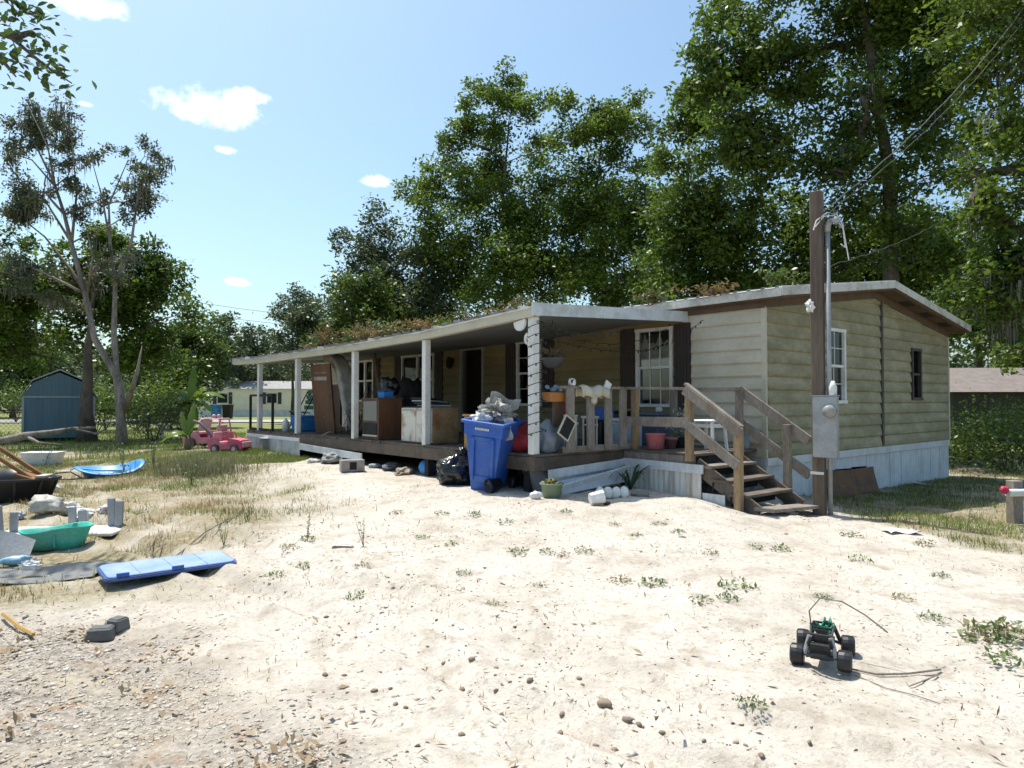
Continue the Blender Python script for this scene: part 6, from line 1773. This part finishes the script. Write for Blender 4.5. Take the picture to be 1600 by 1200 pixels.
# power line far off
for i, (y0, y1) in enumerate(((462, 478), (480, 492))):
    cable('power_line', ['upper power line crossing the far sky', 'lower power line crossing the far sky'][i], at(250, y0, 70), at(700, y1 + 20, 90), 1.0, .02, M_vent)
# ------------------------------------------------------------------ ground cover
def blades(name, P, h, wdt, mat, label, cat, seed, lean=.5):
    rs = np.random.default_rng(seed); n = len(P)
    hh = h * rs.uniform(.35, 1.25, n); an = rs.uniform(0, 2 * np.pi, n); le = lean * rs.uniform(.1, 1.3, n)
    dx, dy = np.cos(an), np.sin(an); fx, fy = -dy, dx
    w = wdt * rs.uniform(.6, 1.3, n)
    def pt(k, side, ww): return np.stack([P[:, 0] + dx * hh * le * k ** 1.8 + fx * side * ww, P[:, 1] + dy * hh * le * k ** 1.8 + fy * side * ww, P[:, 2] - .01 + hh * k * (1 - .25 * le * k)], 1)
    V = np.stack([pt(0, -1, w), pt(0, 1, w), pt(.55, 1, w * .75), pt(.55, -1, w * .75), pt(1, .3, w * .1), pt(1, -.3, w * .1)], 1).reshape(-1, 3)
    b = np.arange(n)[:, None] * 6
    Fq = np.concatenate([b + np.array([0, 1, 2, 3]), b + np.array([3, 2, 4, 5])], 0)
    o = fastmesh(name, V, Fq, mat); tag(o, label, cat, kind='stuff'); return o
def scatter(n, x0, x1, y0, y1, fn, seed, clump=0.0, cs=3.0):
    rs = np.random.default_rng(seed); out = []; tot = 0
    while tot < n:
        x = rs.uniform(x0, x1, 20000); y = rs.uniform(y0, y1, 20000)
        p = fn(x, y)
        if clump: p = p * np.clip((vnoise(x * cs + seed, y * cs) + vnoise(x * cs * 2.7, y * cs * 2.7 + seed) - 1.0 + (1 - clump) * .8) * 2.2, 0.02, 1)
        k = rs.random(20000) < p; q = np.stack([x[k], y[k]], 1); out.append(q); tot += len(q)
    q = np.concatenate(out)[:n]; return np.concatenate([q, GM(q[:, 0], q[:, 1])[:, None]], 1)
def not_house(x, y):
    t = (x - HC.x) * D1.x + (y - HC.y) * D1.y; w = (x - HC.x) * NW.x + (y - HC.y) * NW.y
    return 1.0 - ((t > -.1) & (t < LEN) & (w < 3.4) & (w > -WID)) * 1.0 * np.where((t < 1.3) & (w > 1.65), 0, 1)
L_gr = leaf_mat('green lawn blade', (0.06, 0.10, 0.018), (0.24, 0.29, 0.065), .6, .35, .3)
L_tan = leaf_mat('straw blade', (0.20, 0.15, 0.065), (0.42, 0.34, 0.18), .7, .3, .2)
rightz = lambda x, y: sstep(.15, .7, zone_grass(x, y)) * not_house(x, y) * (x > 3.5)
blades('grass', scatter(36000, 3.9, 13, 5.5, 15.5, rightz, 1, .6, 1.5), .10, .0035, L_gr, 'short green grass beside the end wall of the home', 'grass', 1, .9)
blades('grass', scatter(9000, 3.9, 13, 5.5, 15.5, rightz, 2, .7, 1.2), .075, .003, L_tan, 'straw coloured grass mixed into the lawn by the end wall', 'grass', 2)
leftz = lambda x, y: zone_grass(x, y) ** 1.3 * not_house(x, y) * (x < 2) * np.clip(1.3 - np.hypot(x, y) / 26, .25, 1) * (x > -.95 * y - 1)
blades('grass', scatter(22000, -16, -1.2, 4.7, 17.5, leftz, 3, .95, .9), .10, .003, L_tan, 'dry straw grass over the littered side of the yard', 'grass', 3, .9)
blades('grass', scatter(33000, -16, -1.5, 5.2, 17.5, lambda x, y: leftz(x, y) * (.12 + sstep(7, 12, y - x * .1)), 4, .95, .7), .09, .0035, L_gr, 'green grass patches in the littered side of the yard', 'grass', 4, 1.1)
blades('grass', scatter(16000, -7.0, -4.2, 13.5, 18, lambda x, y: not_house(x, y) * (x < -4.2 - (y - 15) * .4), 5, .5, 1), .09, .004, L_gr, 'green grass strip along the far porch skirting', 'grass', 5)
blades('grass', scatter(26000, -30, 2, 16.5, 30, lambda x, y: not_house(x, y) * (x < -5 + (y - 22) * .4), 6, .7, .5), .17, .007, L_gr, 'rough weedy grass under the trees by the fence', 'grass', 6)
blades('grass', scatter(12000, 9, 26, 15, 28, lambda x, y: not_house(x, y), 7, .6, .5), .14, .007, L_gr, 'shaded grass behind the home', 'grass', 7)
# dead leaves, gravel and bits
rs = np.random.default_rng(50)
P = scatter(2400, -4.5, 1.5, 2.4, 5.6, lambda x, y: zone_litter(x, y) * .9 + .012, 8, .9, 1.6); P[:, 2] += .008
V, Fq = leaf_quads(P, .05, rs, up=6, wid=.42); tag(fastmesh('leaf_litter', V, Fq, leaf_mat('dead oak leaf', (0.24, 0.165, 0.095), (0.50, 0.40, 0.27), .7, .15, .2)), 'dead brown oak leaves littering the gravelly corner', 'dead leaves', kind='stuff')
def pebbles(name, P, r, mat, label, cat, seed):
    rs = np.random.default_rng(seed); n = len(P); o6 = np.array([(1, 0, 0), (-.5, .87, 0), (-.5, -.87, 0), (.4, .3, .36), (-.45, .1, .32), (0, 0, -.6)])
    s = (r * rs.lognormal(0, .45, n))[:, None, None]; j = rs.uniform(.6, 1.3, (n, 6, 3)); an = rs.uniform(0, 6.28, n); c_, s_ = np.cos(an), np.sin(an)
    q = o6[None] * j * s; x = q[..., 0] * c_[:, None] - q[..., 1] * s_[:, None]; y = q[..., 0] * s_[:, None] + q[..., 1] * c_[:, None]
    V = np.stack([x, y, q[..., 2]], -1) + P[:, None, :]
    f8 = np.array([(0, 1, 3), (1, 4, 3), (1, 2, 4), (2, 0, 3), (2, 3, 4), (1, 0, 5), (2, 1, 5), (0, 2, 5)]); Fq = (np.arange(n)[:, None, None] * 6 + f8[None]).reshape(-1, 3)
    o = fastmesh(name, V.reshape(-1, 3), Fq, mat); tag(o, label, cat, kind='stuff')
Mg1 = leaf_mat('gravel stone', (0.36, 0.32, 0.265), (0.60, 0.55, 0.47), .9, 0.0, .2); Mg2 = leaf_mat('dark sand bit', (0.07, 0.055, 0.04), (0.26, 0.20, 0.14), .9, 0.0, .2)
pebbles('gravel', scatter(9000, -4.5, 1.5, 2.4, 5.6, zone_litter, 9, .4, 2), .0095, Mg1, 'pale shell gravel in the corner of the yard', 'gravel', 1)
sandz = lambda x, y: (1 - zone_grass(x, y) * .6) * not_house(x, y) * np.clip(1.35 - y / 12, .2, 1)
pebbles('gravel', scatter(5200, -5, 7, 2.4, 11, sandz, 10, .85, 1.1), .0065, Mg2, 'dark specks and grit strewn over the sand', 'grit', 2)
pebbles('gravel', scatter(2600, -5, 7, 2.4, 11, sandz, 13, .6, 1.1), .010, Mg1, 'pale clods of sand crumbled over the yard', 'clods', 3)
P = scatter(1500, -5, 7, 2.5, 10.5, sandz, 11, .9, .8); P[:, 2] += .006
V, Fq = leaf_quads(P, .045, rs, up=2.5, wid=.16); tag(fastmesh('twig_litter', V, Fq, leaf_mat('twig bit', (0.10, 0.07, 0.045), (0.28, 0.21, 0.14), .9, 0)), 'bits of twig and dry stem strewn over the sand', 'twigs', kind='stuff')
blades('grass', scatter(2600, -3, 6, 2.6, 9.5, sandz, 12, .98, 1.4), .045, .0022, L_tan, 'sparse dead grass wisps poking from the sand', 'grass', 12, 1.0)
# stones one can pick out
rd = random.Random(21); stone_me = []
for k in range(5): me = MB().blob((0, 0, .3), (1, .75, .6), 120 + k, .3, 1.4, 2, flat=.35).mesh('stone', True); me.materials.append(pm('brown pebble', (0.28, 0.215, 0.16), .85, .2, 9, col2=(.2, .15, .11))); stone_me.append(me)
SP = [(945, 1115, .042), (980, 1132, .026), (998, 1136, .02), (737, 1041, .022), (722, 1070, .02), (828, 1078, .022), (878, 1112, .02), (775, 1078, .018), (775, 1053, .014), (585, 1082, .02), (610, 1080, .013), (618, 1105, .016), (634, 1108, .014), (722, 1148, .018), (876, 1157, .02), (931, 1155, .018), (960, 1158, .02), (984, 1185, .02), (995, 1190, .017), (1072, 1190, .016), (784, 1128, .015), (693, 1032, .016), (510, 955, .02), (545, 965, .013), (590, 977, .013), (682, 975, .015), (556, 1004, .014), (668, 1010, .013), (538, 1056, .016), (508, 1058, .02), (905, 1068, .018), (910, 1075, .014), (1150, 1160, .016), (1165, 1165, .014), (1265, 1168, .016), (1190, 1190, .018), (1128, 1108, .012), (1145, 1085, .011), (1100, 1165, .013), (1035, 1150, .015)]
for px, py, r in SP:
    g_ = gp(px, py); o = link('stone', rd.choice(stone_me), None, None, (g_.x, g_.y, gm1(g_.x, g_.y) - r * .15), (0, 0, rd.uniform(0, 6))); o.scale = (r, r * rd.uniform(.7, 1.1), r)
    tag(o, 'biggest of the brown stones lying on the bare sand' if r > .04 else 'small brown stone lying on the bare sand', 'stone', 'stones on the sand')
# low weeds on the sand
wm = [leaf_mat('sand weed leaf', (0.07, 0.11, 0.03), (0.19, 0.25, 0.085), .5, .3), leaf_mat('dry sand weed', (0.16, 0.13, 0.06), (0.30, 0.26, 0.12), .6, .3)]
weed_me = []
for k in range(6):
    rs = np.random.default_rng(200 + k); n = 70
    r = np.sqrt(rs.random(n)) * .10; an = rs.uniform(0, 6.28, n); P = np.stack([np.cos(an) * r, np.sin(an) * r, .008 + .05 * rs.random(n) * (1 - r / .12)], 1)
    V, Fq = leaf_quads(P, .028, rs, up=1.2, wid=.45); o = fastmesh('weed', V, Fq, wm[0 if k < 4 else 1]); weed_me.append(o.data); bpy.data.objects.remove(o)
WP = [(808, 860, 1), (880, 868, .8), (855, 862, .8), (912, 862, .9), (970, 908, 1.1), (1020, 915, 1.2), (1150, 922, 1.5), (1138, 940, .8), (1095, 942, .9), (1220, 862, 1.1), (1345, 880, 1.0), (1285, 935, .7), (790, 815, .9), (660, 838, .9), (725, 898, .7), (555, 930, .9), (565, 888, .9), (705, 850, .7), (1030, 820, .8), (1110, 868, .8), (1180, 858, .8), (1455, 970, .9), (1410, 940, .8), (1565, 995, 2.2), (1540, 1000, 1.6), (1590, 1000, 2.0), (1575, 1035, 1.4), (1525, 1000, 1.0), (770, 948, .6), (845, 918, .6), (1175, 1105, .8), (1060, 835, .8), (995, 838, .7), (690, 800, .9), (742, 803, .8), (620, 800, .9), (1445, 852, 1.1), (1330, 838, 1.2), (1470, 905, .8), (960, 820, .7), (885, 800, .8), (470, 880, 1), (450, 860, 1), (480, 842, .9), (430, 905, .9)]
for i, (px, py, s_) in enumerate(WP):
    g_ = gp(px, py); o = link('sand_weed', weed_me[rd.randrange(6)], None, None, (g_.x, g_.y, gm1(g_.x, g_.y)), (0, 0, rd.uniform(0, 6))); o.scale = (s_, s_, s_ * rd.uniform(.8, 1.3))
    big = s_ >= 1.9; tag(o, 'wide sprawling green weed patch on the sand' if big else 'small low weed growing out of the bare sand', 'weed', 'big weed patches on the sand' if big else 'low weeds on the sand')
# taller stalky weeds on the littered side
tl = []
for k in range(3):
    rs = np.random.default_rng(300 + k); m = MB(); P = []
    for q in range(4):
        tip = Vector((rs.normal() * .09, rs.normal() * .09, .38 + .25 * rs.random())); m.tube([(0, 0, -.02), tip * .5 + Vector((.01, 0, 0)), tip], [.006, .004, .002], 4); P.append(np.array(tip) * rs.uniform(.2, 1, (14, 1)) + rs.normal(size=(14, 3)) * .025)
    tl.append((m.mesh('stem'), np.concatenate(P), rs))
    tl[-1][0].materials.append(pm('weed stem', (.12, .12, .05), .8))
for i, (px, py, s_, l) in enumerate(((568, 850, .5, 'tall leafy weed on the sand by the white scrap'), (385, 815, .6, 'thin tall weed behind the bleached cane'), (240, 735, 1.2, 'tall weed growing beside the blue paddling pool'), (195, 742, 1.1, 'weed growing up in front of the blue paddling pool'), (70, 728, 1.0, 'weed in front of the white tub'), (480, 845, .5, 'spindly weed in the dry grass toward the sand'), (350, 852, .5, 'green weed behind the long blue cover'), (300, 760, .9, 'spindly weed beyond the dry grass, near the grey tuft'))):
    st, P, rs = tl[i % 3]; g_ = gp(px, py); a = thing('tall_weed', l, 'weed', (g_.x, g_.y, gm1(g_.x, g_.y)), rd.uniform(0, 6)); a.scale = (s_, s_, s_); link('stem', st, None, a)
    V, Fq = leaf_quads(P, .05, rs, wid=.4); o = fastmesh('leaves', V, Fq, wm[0], a); o['kind'] = 'stuff'
# grey green tuft
g_ = gp(318, 742); a = thing('grass_tuft', 'big grey green tuft of wiry grass in the yard', 'grass tuft', (g_.x, g_.y, gm1(g_.x, g_.y)))
rs = np.random.default_rng(71); P = np.concatenate([rs.normal(size=(1500, 2)) * np.array([.45, .3]), np.zeros((1500, 1))], 1)
o = blades('wiry_blades', P, .42, .004, leaf_mat('wiry grey blade', (0.10, 0.11, 0.05), (0.24, 0.24, 0.13), .7, .3), None, None, 72, .6); o.parent = a
bpy.context.view_layer.update()
